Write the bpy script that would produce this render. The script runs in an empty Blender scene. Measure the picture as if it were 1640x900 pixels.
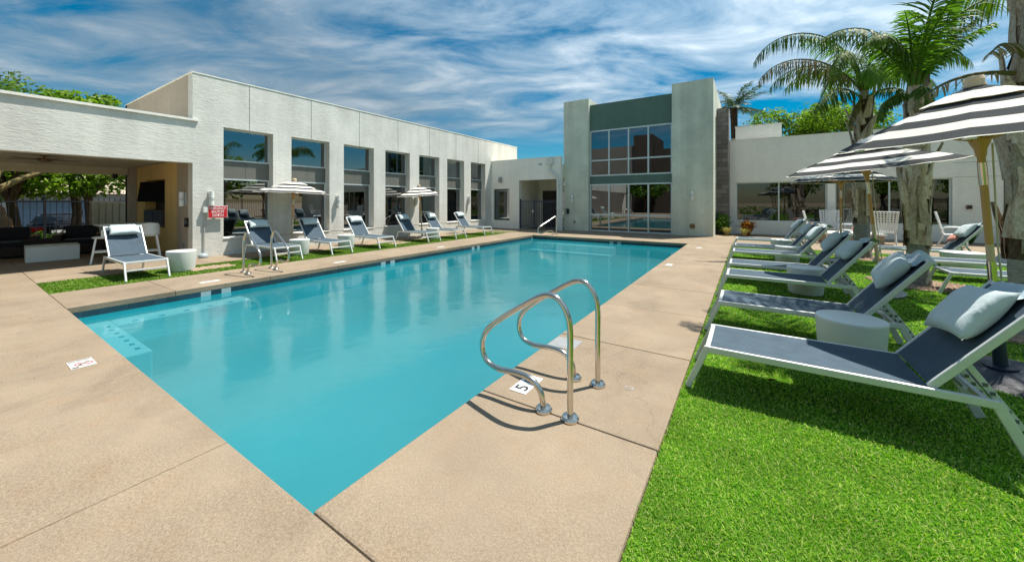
import bpy, bmesh, math, random
import numpy as np
from mathutils import Vector, Matrix
random.seed(7); RNG = np.random.default_rng(7)
SC = bpy.context.scene
COL = SC.collection
R = math.radians
# ------------------------------------------------------------------ camera, world, sun, exposure
cam_d = bpy.data.cameras.new('camera'); cam = bpy.data.objects.new('camera', cam_d); COL.objects.link(cam)
cam.location = (0, 0, 1.5); cam.rotation_euler = (R(90), 0, 0.5687)
cam_d.sensor_fit = 'HORIZONTAL'; cam_d.sensor_width = 36; cam_d.lens = 12.94
cam_d.shift_y = -0.0779; cam_d.clip_end = 2000; cam_d.clip_start = 0.05
SC.camera = cam
SUN_DIR = Vector((0.245, 0.345, 1.0)).normalized()
SUN_EL = math.asin(SUN_DIR.z); SUN_AZ = math.atan2(SUN_DIR.x, SUN_DIR.y)
sl = bpy.data.lights.new('sun', 'SUN'); sl.energy = 4.9; sl.angle = R(0.5); sl.color = (1.0, 0.95, 0.86)
sun = bpy.data.objects.new('sun', sl); COL.objects.link(sun); sun.rotation_euler = SUN_DIR.to_track_quat('Z', 'Y').to_euler()
SC.view_settings.view_transform = 'Standard'; SC.view_settings.look = 'None'
SC.view_settings.exposure = 0.72; SC.view_settings.gamma = 1.0
SC.view_settings.use_curve_mapping = False
try:
    SC.cycles.max_bounces = 8; SC.cycles.transparent_max_bounces = 16; SC.cycles.caustics_reflective = False; SC.cycles.caustics_refractive = False
except Exception: pass

class NT:
    """small node-tree writer"""
    def __init__(s, t): s.t = t; s.t.nodes.clear()
    def n(s, typ, ins=None, **kw):
        o = s.t.nodes.new('ShaderNode' + typ)
        for k, v in kw.items(): setattr(o, k, v)
        for k, v in (ins or {}).items():
            if isinstance(v, tuple) and len(v) == 2 and hasattr(v[0], 'outputs'): s.t.links.new(v[0].outputs[v[1]], o.inputs[k])
            elif hasattr(v, 'outputs'): s.t.links.new(v.outputs[0], o.inputs[k])
            else: o.inputs[k].default_value = v
        return o
    def ramp(s, fac, stops):
        o = s.t.nodes.new('ShaderNodeValToRGB'); s.t.links.new(fac[0].outputs[fac[1]] if isinstance(fac, tuple) else fac.outputs[0], o.inputs[0])
        e = o.color_ramp.elements
        while len(e) < len(stops): e.new(0.5)
        for k, (p, c) in enumerate(stops):
            e[k].position = p; e[k].color = c if len(c) == 4 else (*c, 1)
        return o
    def math(s, op, a, b=0.0, clamp=False):
        o = s.t.nodes.new('ShaderNodeMath'); o.operation = op; o.use_clamp = clamp
        for k, v in ((0, a), (1, b)):
            if isinstance(v, tuple): s.t.links.new(v[0].outputs[v[1]], o.inputs[k])
            elif hasattr(v, 'outputs'): s.t.links.new(v.outputs[0], o.inputs[k])
            else: o.inputs[k].default_value = v
        return o
    def mix(s, fac, a, b, mode='MIX'):
        o = s.t.nodes.new('ShaderNodeMix'); o.data_type = 'RGBA'; o.blend_type = mode
        for k, v in ((0, fac), (6, a), (7, b)):
            if isinstance(v, tuple) and len(v) == 2: s.t.links.new(v[0].outputs[v[1]], o.inputs[k])
            elif hasattr(v, 'outputs'):
                s.t.links.new(v.outputs[2] if v.bl_idname == 'ShaderNodeMix' else v.outputs[0], o.inputs[k])
            elif k == 0: o.inputs[k].default_value = v
            else: o.inputs[k].default_value = (*v[:3], 1)
        return o

def make_world():
    w = bpy.data.worlds.new('World'); SC.world = w; w.use_nodes = True
    t = NT(w.node_tree)
    sky = t.n('TexSky', sky_type='NISHITA', sun_disc=False, sun_elevation=SUN_EL, sun_rotation=SUN_AZ, altitude=300.0, air_density=1.0, dust_density=0.6, ozone_density=2.2)
    hs = t.n('HueSaturation', {'Hue': 0.482, 'Saturation': 1.85, 'Value': 0.48, 'Color': sky})
    tc = t.n('TexCoord'); sep = t.n('SeparateXYZ', {0: (tc, 'Generated')})
    zz = t.math('ADD', t.math('MAXIMUM', (sep, 2), 0.0), 0.10)
    cx = t.math('DIVIDE', (sep, 0), zz); cy = t.math('DIVIDE', (sep, 1), zz)
    cv = t.n('CombineXYZ', {0: cx, 1: cy, 2: 0.0})
    rot = t.n('Mapping', {'Vector': cv, 'Rotation': (0, 0, R(-32))})
    mp = t.n('Mapping', {'Vector': rot, 'Location': (3.1, 1.7, 0.4), 'Scale': (0.58, 1.05, 1.0)})
    n1 = t.n('TexNoise', {'Vector': mp, 'Scale': 0.55, 'Detail': 9.0, 'Roughness': 0.60, 'Distortion': 0.35})
    n2 = t.n('TexNoise', {'Vector': mp, 'Scale': 2.6, 'Detail': 8.0, 'Roughness': 0.58, 'Distortion': 0.5})
    mixn = t.math('ADD', t.math('MULTIPLY', (n1, 0), 0.62), t.math('MULTIPLY', (n2, 0), 0.38))
    mask = t.ramp(mixn, [(0.40, (0, 0, 0)), (0.475, (0.62,) * 3), (0.57, (1, 1, 1))])
    el = t.n('MapRange', {'Value': (sep, 2), 'From Min': 0.12, 'From Max': 0.23, 'To Min': 0.0, 'To Max': 1.0}, interpolation_type='SMOOTHSTEP')
    fac = t.math('MULTIPLY', mask, el); fac = t.math('MULTIPLY', fac, 0.88)
    shade = t.ramp((n2, 0), [(0.3, (0.85, 1.55, 2.2)), (0.52, (1.9, 2.5, 3.0)), (0.72, (3.3, 3.7, 4.0))])
    # thin veil over everything, whiter towards the sun
    dot = t.n('VectorMath', {0: (tc, 'Generated'), 1: tuple(SUN_DIR)}, operation='DOT_PRODUCT')
    veil = t.n('MapRange', {'Value': (dot, 'Value'), 'From Min': 0.25, 'From Max': 0.72, 'To Min': 0.85, 'To Max': 1.9})
    cl = t.mix(1.0, shade, t.n('CombineColor', {0: veil, 1: veil, 2: veil}), 'MULTIPLY')
    c = t.mix(fac, hs, cl)
    bg = t.n('Background', {'Color': (c, 2), 'Strength': 0.118})
    t.n('OutputWorld', {'Surface': bg})
make_world()

# ------------------------------------------------------------------ materials
MATS = {}
def mat(name):
    m = bpy.data.materials.new(name); m.use_nodes = True; MATS[name] = m
    return NT(m.node_tree)
def out(t, sh): t.n('OutputMaterial', {'Surface': sh})

def m_plain(name, col, rough=0.5, metal=0.0, var=0.06, scale=6.0, bump=0.0, bscale=60.0, spec=0.5, coat=0.0, sheen=0.0):
    t = mat(name); tc = t.n('TexCoord')
    nz = t.n('TexNoise', {'Vector': (tc, 'Object'), 'Scale': scale, 'Detail': 5.0, 'Roughness': 0.6})
    k = t.n('MapRange', {'Value': nz, 'From Min': 0.3, 'From Max': 0.7, 'To Min': 1 - var, 'To Max': 1 + var})
    c = t.mix(1.0, col, t.n('CombineColor', {0: k, 1: k, 2: k}), 'MULTIPLY')
    ins = {'Base Color': (c, 2), 'Roughness': rough, 'Metallic': metal, 'Specular IOR Level': spec, 'Coat Weight': coat, 'Sheen Weight': sheen}
    if bump:
        b = t.n('TexNoise', {'Vector': (tc, 'Object'), 'Scale': bscale, 'Detail': 4.0})
        ins['Normal'] = t.n('Bump', {'Height': b, 'Strength': bump, 'Distance': 0.01})
    out(t, t.n('BsdfPrincipled', ins))

def m_stucco(name, col, rel=1.0, streak=0.10):
    """sand / lace stucco: fine grain plus trowelled ripples, faint rain streaks and patches"""
    t = mat(name); g = t.n('NewGeometry')
    mp = t.n('Mapping', {'Vector': (g, 'Position'), 'Scale': (7.0, 7.0, 24.0)})
    tr = t.n('TexNoise', {'Vector': mp, 'Scale': 1.0, 'Detail': 5.0, 'Roughness': 0.62, 'Distortion': 0.8})
    gr = t.n('TexNoise', {'Vector': (g, 'Position'), 'Scale': 130.0, 'Detail': 3.0})
    pt = t.n('TexNoise', {'Vector': (g, 'Position'), 'Scale': 0.9, 'Detail': 6.0, 'Roughness': 0.65})
    ms = t.n('Mapping', {'Vector': (g, 'Position'), 'Scale': (3.0, 3.0, 0.22)})
    st = t.n('TexNoise', {'Vector': ms, 'Scale': 1.0, 'Detail': 4.0})
    k1 = t.n('MapRange', {'Value': pt, 'From Min': 0.3, 'From Max': 0.7, 'To Min': 1 - streak, 'To Max': 1 + streak * 0.5})
    k2 = t.n('MapRange', {'Value': st, 'From Min': 0.35, 'From Max': 0.7, 'To Min': 1.0, 'To Max': 1 - streak})
    k3 = t.n('MapRange', {'Value': tr, 'From Min': 0.3, 'From Max': 0.7, 'To Min': 0.93, 'To Max': 1.05})
    k = t.math('MULTIPLY', t.math('MULTIPLY', k1, k2), k3)
    c = t.mix(1.0, col, t.n('CombineColor', {0: k, 1: k, 2: k}), 'MULTIPLY')
    b1 = t.n('Bump', {'Height': tr, 'Strength': 0.55 * rel, 'Distance': 0.02})
    b2 = t.n('Bump', {'Height': gr, 'Strength': 0.25, 'Distance': 0.004, 'Normal': b1})
    out(t, t.n('BsdfPrincipled', {'Base Color': (c, 2), 'Roughness': 0.9, 'Specular IOR Level': 0.2, 'Normal': b2}))

def m_deck(name, col):
    """skip-trowelled cool-deck: raised worn flats, dark grit in the low parts, stains"""
    t = mat(name); g = t.n('NewGeometry'); oi = t.n('ObjectInfo')
    nz = t.n('TexNoise', {'Vector': (g, 'Position'), 'Scale': 62.0, 'Detail': 7.0, 'Roughness': 0.68, 'Distortion': 0.25})
    flat = t.ramp(nz, [(0.38, (0, 0, 0)), (0.56, (1, 1, 1))])
    big = t.n('TexNoise', {'Vector': (g, 'Position'), 'Scale': 1.3, 'Detail': 7.0, 'Roughness': 0.66})
    red = t.n('TexNoise', {'Vector': (g, 'Position'), 'Scale': 3.4, 'Detail': 5.0, 'Roughness': 0.7})
    wear = t.n('TexNoise', {'Vector': (g, 'Position'), 'Scale': 0.8, 'Detail': 4.0})
    gr = t.n('TexNoise', {'Vector': (g, 'Position'), 'Scale': 190.0, 'Detail': 3.0})
    kb = t.n('MapRange', {'Value': big, 'From Min': 0.3, 'From Max': 0.7, 'To Min': 0.83, 'To Max': 1.10})
    ko = t.n('MapRange', {'Value': (oi, 'Random'), 'To Min': 0.94, 'To Max': 1.04})
    kg = t.n('MapRange', {'Value': gr, 'From Min': 0.3, 'From Max': 0.7, 'To Min': 0.74, 'To Max': 1.18})
    k = t.math('MULTIPLY', t.math('MULTIPLY', kb, ko), kg)
    c0 = t.mix(t.math('MULTIPLY', t.n('MapRange', {'Value': red, 'From Min': 0.5, 'From Max': 0.75}), 0.5), col, (col[0] * 1.0, col[1] * 0.86, col[2] * 0.74))
    low = t.mix(1.0, c0, (0.74, 0.71, 0.66), 'MULTIPLY')
    wr = t.n('MapRange', {'Value': wear, 'From Min': 0.42, 'From Max': 0.62, 'To Min': 0.15, 'To Max': 0.85})
    f2 = t.math('MULTIPLY', t.math('SUBTRACT', 1.0, (flat, 0)), wr)
    c1 = t.mix(f2, c0, low)
    wob = t.n('TexNoise', {'Vector': (g, 'Position'), 'Scale': 2.2, 'Detail': 5.0})
    wv = t.n('VectorMath', {0: (g, 'Position'), 1: t.n('VectorMath', {0: (wob, 'Color'), 1: (0.7, 0.7, 0.7)}, operation='MULTIPLY')}, operation='ADD')
    vo = t.n('TexVoronoi', {'Vector': wv, 'Scale': 0.33}, feature='DISTANCE_TO_EDGE')
    crk = t.n('MapRange', {'Value': vo, 'From Min': 0.0008, 'From Max': 0.0028, 'To Min': 0.86, 'To Max': 1.0})
    stn = t.n('TexNoise', {'Vector': (g, 'Position'), 'Scale': 0.55, 'Detail': 8.0, 'Roughness': 0.72, 'Distortion': 1.2})
    st2 = t.n('MapRange', {'Value': stn, 'From Min': 0.54, 'From Max': 0.66, 'To Min': 1.0, 'To Max': 0.84})
    k = t.math('MULTIPLY', t.math('MULTIPLY', k, crk), st2)
    c = t.mix(1.0, c1, t.n('CombineColor', {0: k, 1: k, 2: k}), 'MULTIPLY')
    h = t.math('ADD', (flat, 0), t.math('MULTIPLY', gr, 0.5))
    b = t.n('Bump', {'Height': h, 'Strength': 0.35, 'Distance': 0.006})
    out(t, t.n('BsdfPrincipled', {'Base Color': (c, 2), 'Roughness': 0.82, 'Specular IOR Level': 0.25, 'Normal': b}))

def m_leaf(name, cols, trans=0.35, rough=0.45):
    t = mat(name); g = t.n('NewGeometry'); tc = t.n('TexCoord')
    n = len(cols)
    rp = t.ramp((g, 'Random Per Island'), [((i + 0.0) / max(1, n - 1), c) for i, c in enumerate(cols)])
    nz = t.n('TexNoise', {'Vector': (tc, 'Object'), 'Scale': 1.7, 'Detail': 3.0})
    k = t.n('MapRange', {'Value': nz, 'From Min': 0.3, 'From Max': 0.7, 'To Min': 0.75, 'To Max': 1.2})
    c = t.mix(1.0, rp, t.n('CombineColor', {0: k, 1: k, 2: k}), 'MULTIPLY')
    p = t.n('BsdfPrincipled', {'Base Color': (c, 2), 'Roughness': rough, 'Specular IOR Level': 0.18})
    tl = t.n('BsdfTranslucent', {'Color': (t.mix(1.0, c, (1.1, 1.3, 0.5), 'MULTIPLY'), 2)})
    out(t, t.n('MixShader', {0: trans, 1: p, 2: tl}))

def m_glass(name, tint, refl, rough=0.0):
    """window pane: partly see-through, partly a mirror, more so at a glancing angle"""
    t = mat(name); g = t.n('NewGeometry')
    nz = t.n('TexNoise', {'Vector': (g, 'Position'), 'Scale': 0.9, 'Detail': 1.0})
    b = t.n('Bump', {'Height': nz, 'Strength': 0.05, 'Distance': 0.02})
    fr = t.n('Fresnel', {'IOR': 1.5})
    f = t.math('ADD', t.math('MULTIPLY', fr, 0.9), refl, True)
    gl = t.n('BsdfGlossy', {'Color': (0.92, 0.97, 1.0, 1), 'Roughness': rough, 'Normal': b})
    tr = t.n('BsdfTransparent', {'Color': (*tint, 1)})
    out(t, t.n('MixShader', {0: f, 1: tr, 2: gl}))

def m_water():
    t = mat('pool_water'); g = t.n('NewGeometry')
    mp = t.n('Mapping', {'Vector': (g, 'Position'), 'Scale': (1.0, 1.0, 1.0)})
    w1 = t.n('TexNoise', {'Vector': mp, 'Scale': 1.5, 'Detail': 2.0, 'Roughness': 0.5, 'Distortion': 0.2})
    w2 = t.n('TexNoise', {'Vector': mp, 'Scale': 11.0, 'Detail': 2.0})
    b1 = t.n('Bump', {'Height': w1, 'Strength': 0.09, 'Distance': 0.10})
    b2 = t.n('Bump', {'Height': w2, 'Strength': 0.03, 'Distance': 0.02, 'Normal': b1})
    fr = t.n('Fresnel', {'IOR': 1.33, 'Normal': b2})
    big = t.n('TexNoise', {'Vector': mp, 'Scale': 0.28, 'Detail': 3.0})
    cc = t.ramp(big, [(0.35, (0.001, 0.19, 0.245)), (0.68, (0.006, 0.27, 0.335))])
    df = t.n('BsdfDiffuse', {'Color': cc, 'Roughness': 0.0})
    tr = t.n('BsdfTransparent', {'Color': (0.72, 0.96, 0.98, 1)})
    body = t.n('MixShader', {0: 0.60, 1: tr, 2: df})
    gl = t.n('BsdfGlossy', {'Color': (1, 1, 1, 1), 'Roughness': 0.11, 'Normal': b2})
    out(t, t.n('MixShader', {0: t.math('MULTIPLY', fr, 1.0), 1: body, 2: gl}))

def m_fabric(name, col, scale=420.0, rough=0.75, var=0.1, wr=0.0, sheen=0.2, spec=0.3):
    t = mat(name); tc = t.n('TexCoord')
    wv = t.n('TexVoronoi', {'Vector': (tc, 'Object'), 'Scale': scale})
    nz = t.n('TexNoise', {'Vector': (tc, 'Object'), 'Scale': 9.0, 'Detail': 4.0})
    k = t.math('MULTIPLY', t.n('MapRange', {'Value': wv, 'From Min': 0.0, 'From Max': 0.6, 'To Min': 1 + var, 'To Max': 1 - var}),
               t.n('MapRange', {'Value': nz, 'From Min': 0.3, 'From Max': 0.7, 'To Min': 1 - var, 'To Max': 1 + var}))
    c = t.mix(1.0, col, t.n('CombineColor', {0: k, 1: k, 2: k}), 'MULTIPLY')
    b = t.n('Bump', {'Height': wv, 'Strength': 0.2, 'Distance': 0.0003})
    if wr:
        wn = t.n('TexNoise', {'Vector': (tc, 'Object'), 'Scale': 7.0, 'Detail': 3.0, 'Distortion': 1.2})
        b = t.n('Bump', {'Height': wn, 'Strength': wr, 'Distance': 0.03, 'Normal': b})
    out(t, t.n('BsdfPrincipled', {'Base Color': (c, 2), 'Roughness': rough, 'Specular IOR Level': spec, 'Sheen Weight': sheen, 'Normal': b}))

def m_canopy(name, col, tr=0.15):
    t = mat(name); tc = t.n('TexCoord')
    nz = t.n('TexNoise', {'Vector': (tc, 'Object'), 'Scale': 5.0, 'Detail': 5.0, 'Roughness': 0.6})
    we = t.n('TexNoise', {'Vector': (tc, 'Object'), 'Scale': 170.0, 'Detail': 2.0})
    k = t.math('MULTIPLY', t.n('MapRange', {'Value': nz, 'From Min': 0.3, 'From Max': 0.7, 'To Min': 0.9, 'To Max': 1.06}),
               t.n('MapRange', {'Value': we, 'From Min': 0.3, 'From Max': 0.7, 'To Min': 0.85, 'To Max': 1.12}))
    c = t.mix(1.0, col, t.n('CombineColor', {0: k, 1: k, 2: k}), 'MULTIPLY')
    d = t.n('BsdfDiffuse', {'Color': (c, 2)}); tl = t.n('BsdfTranslucent', {'Color': (c, 2)})
    out(t, t.n('MixShader', {0: tr, 1: d, 2: tl}))

def m_wood(name, c1, c2, scale=(30, 30, 2.0), rough=0.4):
    t = mat(name); tc = t.n('TexCoord')
    mp = t.n('Mapping', {'Vector': (tc, 'Object'), 'Scale': scale})
    nz = t.n('TexNoise', {'Vector': mp, 'Scale': 1.5, 'Detail': 6.0, 'Roughness': 0.65, 'Distortion': 0.6})
    c = t.mix((nz, 0), c1, c2)
    b = t.n('Bump', {'Height': nz, 'Strength': 0.15, 'Distance': 0.004})
    out(t, t.n('BsdfPrincipled', {'Base Color': (c, 2), 'Roughness': rough, 'Normal': b}))

def m_bark(name, cols, scale=(9, 9, 2.2), bump=0.8):
    t = mat(name); tc = t.n('TexCoord'); oi = t.n('ObjectInfo')
    mp = t.n('Mapping', {'Vector': (tc, 'Object'), 'Scale': scale})
    nz = t.n('TexNoise', {'Vector': mp, 'Scale': 1.6, 'Detail': 8.0, 'Roughness': 0.7, 'Distortion': 0.7})
    fn = t.n('TexNoise', {'Vector': mp, 'Scale': 9.0, 'Detail': 4.0})
    m = t.math('ADD', t.math('MULTIPLY', nz, 0.65), t.math('MULTIPLY', fn, 0.35))
    n = len(cols); rp = t.ramp(m, [(0.32 + 0.36 * i / (n - 1), c) for i, c in enumerate(cols)])
    k = t.n('MapRange', {'Value': (oi, 'Random'), 'To Min': 0.55, 'To Max': 1.2})
    c = t.mix(1.0, rp, t.n('CombineColor', {0: k, 1: k, 2: k}), 'MULTIPLY')
    b = t.n('Bump', {'Height': m, 'Strength': bump, 'Distance': 0.03})
    out(t, t.n('BsdfPrincipled', {'Base Color': (c, 2), 'Roughness': 0.85, 'Specular IOR Level': 0.2, 'Normal': b}))

def m_ground(name, c1, c2, scale=2.0):
    t = mat(name); g = t.n('NewGeometry')
    nz = t.n('TexNoise', {'Vector': (g, 'Position'), 'Scale': scale, 'Detail': 8.0, 'Roughness': 0.7})
    c = t.mix((nz, 0), c1, c2)
    b = t.n('Bump', {'Height': nz, 'Strength': 0.4, 'Distance': 0.03})
    out(t, t.n('BsdfPrincipled', {'Base Color': (c, 2), 'Roughness': 0.95, 'Specular IOR Level': 0.1, 'Normal': b}))

m_stucco('white_stucco', (0.745, 0.735, 0.68), 0.75, 0.14)
m_stucco('grey_white_stucco', (0.87, 0.855, 0.795), 0.5, 0.06)
m_stucco('sage_stucco', (0.68, 0.715, 0.61), 0.5, 0.18)
m_stucco('dark_green_stucco', (0.12, 0.192, 0.162), 0.4, 0.08)
m_stucco('ochre_stucco', (0.76, 0.56, 0.25), 0.4)
m_stucco('cream_stucco', (0.84, 0.79, 0.66), 0.4)
m_stucco('tan_stucco', (0.205, 0.185, 0.165), 0.4)
m_stucco('brown_stucco', (0.065, 0.052, 0.044), 0.4)
m_stucco('taupe_shade_stucco', (0.46, 0.40, 0.33), 0.6, 0.12)
m_stucco('grey_panel', (0.33, 0.33, 0.30), 0.4)
m_stucco('spandrel_grey', (0.17, 0.175, 0.155), 0.4)
m_deck('cool_deck', (0.290, 0.228, 0.162))
m_plain('joint_dirt', (0.10, 0.075, 0.05), 0.95)
m_plain('pool_plaster', (0.004, 0.20, 0.25), 0.6, var=0.12, scale=1.0)
m_plain('pale_plaster', (0.74, 0.88, 0.90), 0.6, var=0.04)
m_plain('grout', (0.30, 0.36, 0.36), 0.8)
m_water()
def m_tile():
    t = mat('navy_tile'); oi = t.n('ObjectInfo'); tc = t.n('TexCoord')
    nz = t.n('TexNoise', {'Vector': (tc, 'Object'), 'Scale': 30.0, 'Detail': 4.0})
    a = t.ramp((oi, 'Random'), [(0, (0.010, 0.026, 0.045)), (0.5, (0.014, 0.045, 0.06)), (1, (0.02, 0.05, 0.085))])
    c = t.mix(t.math('MULTIPLY', nz, 0.5), a, (0.03, 0.07, 0.09))
    out(t, t.n('BsdfPrincipled', {'Base Color': (c, 2), 'Roughness': 0.12}))
m_tile()
m_plain('white_tile', (0.56, 0.565, 0.55), 0.35, var=0.08, scale=14)
m_plain('pale_tile', (0.30, 0.40, 0.43), 0.3)
m_plain('print_black', (0.02, 0.022, 0.03), 0.6)
m_plain('print_red', (0.45, 0.10, 0.09), 0.6)
m_plain('print_white', (0.82, 0.82, 0.80), 0.5)
m_plain('sign_red', (0.60, 0.018, 0.025), 0.35)
m_plain('stainless', (0.62, 0.58, 0.52), 0.16, metal=1.0, var=0.04, scale=20)
m_plain('aluminium', (0.60, 0.62, 0.61), 0.36, metal=0.15, var=0.05, scale=14, bump=0.03, bscale=200)
m_plain('white_frame', (0.72, 0.74, 0.74), 0.4, var=0.03)
m_plain('window_metal', (0.62, 0.68, 0.68), 0.35, metal=0.25, var=0.03)
m_plain('dark_frame', (0.10, 0.11, 0.10), 0.4)
m_plain('black_iron', (0.012, 0.014, 0.02), 0.5)
m_plain('navy_metal', (0.022, 0.032, 0.06), 0.42, var=0.1)
m_plain('navy_iron', (0.03, 0.05, 0.085), 0.5)
m_plain('grey_plate', (0.30, 0.31, 0.31), 0.5)
m_plain('lid_grey', (0.24, 0.25, 0.255), 0.6)
m_plain('white_plastic', (0.70, 0.72, 0.69), 0.42, var=0.04, scale=3, bump=0.02)
m_plain('ribbed_white', (0.66, 0.69, 0.66), 0.55, var=0.05, scale=4)
m_plain('lamp_glass', (0.80, 0.80, 0.76), 0.3)
m_plain('conduit', (0.50, 0.51, 0.49), 0.5)
m_plain('clear_lamp', (0.35, 0.42, 0.44), 0.12, spec=0.8)
m_plain('rope', (0.62, 0.57, 0.46), 0.9, bump=0.3)
m_plain('bronze', (0.20, 0.13, 0.07), 0.4, metal=0.6)
m_plain('tv_black', (0.008, 0.008, 0.010), 0.7, spec=0.05)
m_plain('screen_black', (0.012, 0.013, 0.018), 0.15)
m_plain('tyre', (0.02, 0.02, 0.02), 0.9)
m_plain('car_paint', (0.008, 0.009, 0.013), 0.5, spec=0.15)
m_plain('tail_light', (0.55, 0.01, 0.015), 0.2)
m_plain('car_glass', (0.012, 0.014, 0.016), 0.3, spec=0.15)
m_plain('garage_blue', (0.20, 0.28, 0.36), 0.5)
m_plain('roof_tile', (0.42, 0.34, 0.26), 0.85, var=0.2)
m_plain('wicker', (0.030, 0.018, 0.014), 0.7, var=0.3, scale=60, bump=0.6, bscale=140)
m_plain('wicker_trim', (0.26, 0.15, 0.085), 0.5)
m_fabric('black_cushion', (0.012, 0.013, 0.02), 200)
m_fabric('sling', (0.070, 0.101, 0.130), 700, 0.75, 0.12, spec=0.10, sheen=0.0)
m_fabric('pale_blue_fabric', (0.50, 0.59, 0.60), 500, 0.8, 0.05, wr=0.35)
m_fabric('strap_fabric', (0.42, 0.53, 0.58), 500, 0.8, 0.05, wr=0.6)
m_fabric('coral_fabric', (0.70, 0.26, 0.18), 400, 0.8, 0.06, wr=0.3)
m_canopy('canopy_white', (0.80, 0.775, 0.70))
m_canopy('canopy_charcoal', (0.075, 0.079, 0.080), 0.05)
m_wood('honey_wood', (0.50, 0.25, 0.07), (0.62, 0.36, 0.13))
m_wood('pale_wood', (0.62, 0.46, 0.29), (0.72, 0.56, 0.38))
m_bark('palm_bark', [(0.035, 0.022, 0.015), (0.12, 0.08, 0.05), (0.28, 0.20, 0.13)], (7, 7, 3.0))
m_bark('palm_boot', [(0.10, 0.06, 0.04), (0.44, 0.32, 0.21), (0.64, 0.54, 0.42), (0.74, 0.67, 0.57)], (9, 9, 3.2), 0.6)
m_bark('palm_ring', [(0.14, 0.14, 0.13), (0.36, 0.35, 0.33), (0.52, 0.51, 0.48)], (5, 5, 16.0))
m_bark('tree_bark', [(0.05, 0.035, 0.025), (0.17, 0.11, 0.065)], (9, 9, 2))
m_bark('yellow_bark', [(0.26, 0.20, 0.08), (0.50, 0.42, 0.20)], (6, 6, 2), 0.4)
m_bark('boulder_rock', [(0.20, 0.10, 0.06), (0.42, 0.25, 0.14)], (4, 4, 4))
m_leaf('palm_leaf', [(0.040, 0.095, 0.010), (0.075, 0.145, 0.016), (0.14, 0.20, 0.022), (0.05, 0.11, 0.015)], 0.3, 0.55)
m_leaf('palm_leaf_fresh', [(0.10, 0.22, 0.02), (0.16, 0.29, 0.03), (0.07, 0.17, 0.02)], 0.4, 0.5)
m_leaf('palm_leaf_dry', [(0.30, 0.20, 0.11), (0.42, 0.32, 0.19), (0.10, 0.12, 0.03), (0.22, 0.16, 0.08)], 0.3, 0.6)
m_leaf('date_leaf', [(0.045, 0.085, 0.035), (0.07, 0.12, 0.05)], 0.25)
m_leaf('tree_leaf', [(0.035, 0.085, 0.012), (0.07, 0.15, 0.018), (0.12, 0.22, 0.02)], 0.4)
m_leaf('tree_leaf_bright', [(0.09, 0.17, 0.015), (0.16, 0.27, 0.02), (0.22, 0.32, 0.03)], 0.45)
m_leaf('wispy_leaf', [(0.10, 0.17, 0.05), (0.14, 0.20, 0.06)], 0.4)
m_leaf('hedge_leaf', [(0.10, 0.22, 0.02), (0.18, 0.32, 0.03)], 0.4)
m_leaf('croton_leaf', [(0.30, 0.08, 0.02), (0.42, 0.17, 0.03), (0.16, 0.05, 0.02), (0.30, 0.22, 0.04)], 0.3)
m_leaf('dry_grass', [(0.42, 0.34, 0.13), (0.52, 0.44, 0.2), (0.25, 0.24, 0.08)], 0.3)
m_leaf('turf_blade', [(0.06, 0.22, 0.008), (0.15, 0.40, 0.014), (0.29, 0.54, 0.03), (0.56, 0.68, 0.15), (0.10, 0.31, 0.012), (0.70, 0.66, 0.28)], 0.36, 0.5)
m_leaf('shaded_strip_blade', [(0.04, 0.13, 0.006), (0.09, 0.22, 0.01), (0.16, 0.28, 0.02), (0.28, 0.34, 0.08), (0.07, 0.18, 0.01)], 0.3, 0.5)  # lawn blade tones darkened; painted stand-in for self-shadow the wide strip blades lack
m_ground('turf_base', (0.03, 0.09, 0.008), (0.08, 0.16, 0.016), 14)
m_ground('earth', (0.22, 0.17, 0.12), (0.34, 0.27, 0.19), 0.7)
m_ground('asphalt', (0.045, 0.045, 0.047), (0.07, 0.07, 0.07), 3)
m_ground('gravel_stone', (0.30, 0.19, 0.13), (0.55, 0.43, 0.33), 24)
m_plain('tan_block', (0.40, 0.31, 0.22), 0.9, var=0.15, scale=8, bump=0.4)
def m_block():
    t = mat('cmu_block'); oi = t.n('ObjectInfo'); g = t.n('NewGeometry')
    nz = t.n('TexNoise', {'Vector': (g, 'Position'), 'Scale': 40.0, 'Detail': 5.0})
    a = t.ramp((oi, 'Random'), [(0, (0.15, 0.135, 0.125)), (1, (0.25, 0.23, 0.22))])
    c = t.mix(1.0, a, t.n('MapRange', {'Value': nz, 'To Min': 0.75, 'To Max': 1.2}), 'MULTIPLY')
    out(t, t.n('BsdfPrincipled', {'Base Color': (c, 2), 'Roughness': 0.95, 'Normal': t.n('Bump', {'Height': nz, 'Strength': 0.5, 'Distance': 0.01})}))
m_block()
m_plain('mortar', (0.11, 0.10, 0.095), 0.95)
m_glass('window_glass', (0.08, 0.13, 0.12), 0.20)
m_glass('tower_glass', (0.06, 0.065, 0.06), 0.20)
m_glass('right_glass', (0.14, 0.20, 0.17), 0.07)
m_plain('interior_floor', (0.10, 0.08, 0.06), 0.6)
m_plain('interior_wall', (0.16, 0.155, 0.13), 0.9)
m_plain('interior_dark', (0.05, 0.05, 0.055), 0.7)
m_plain('downspout_paint', (0.66, 0.67, 0.63), 0.6)

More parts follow.
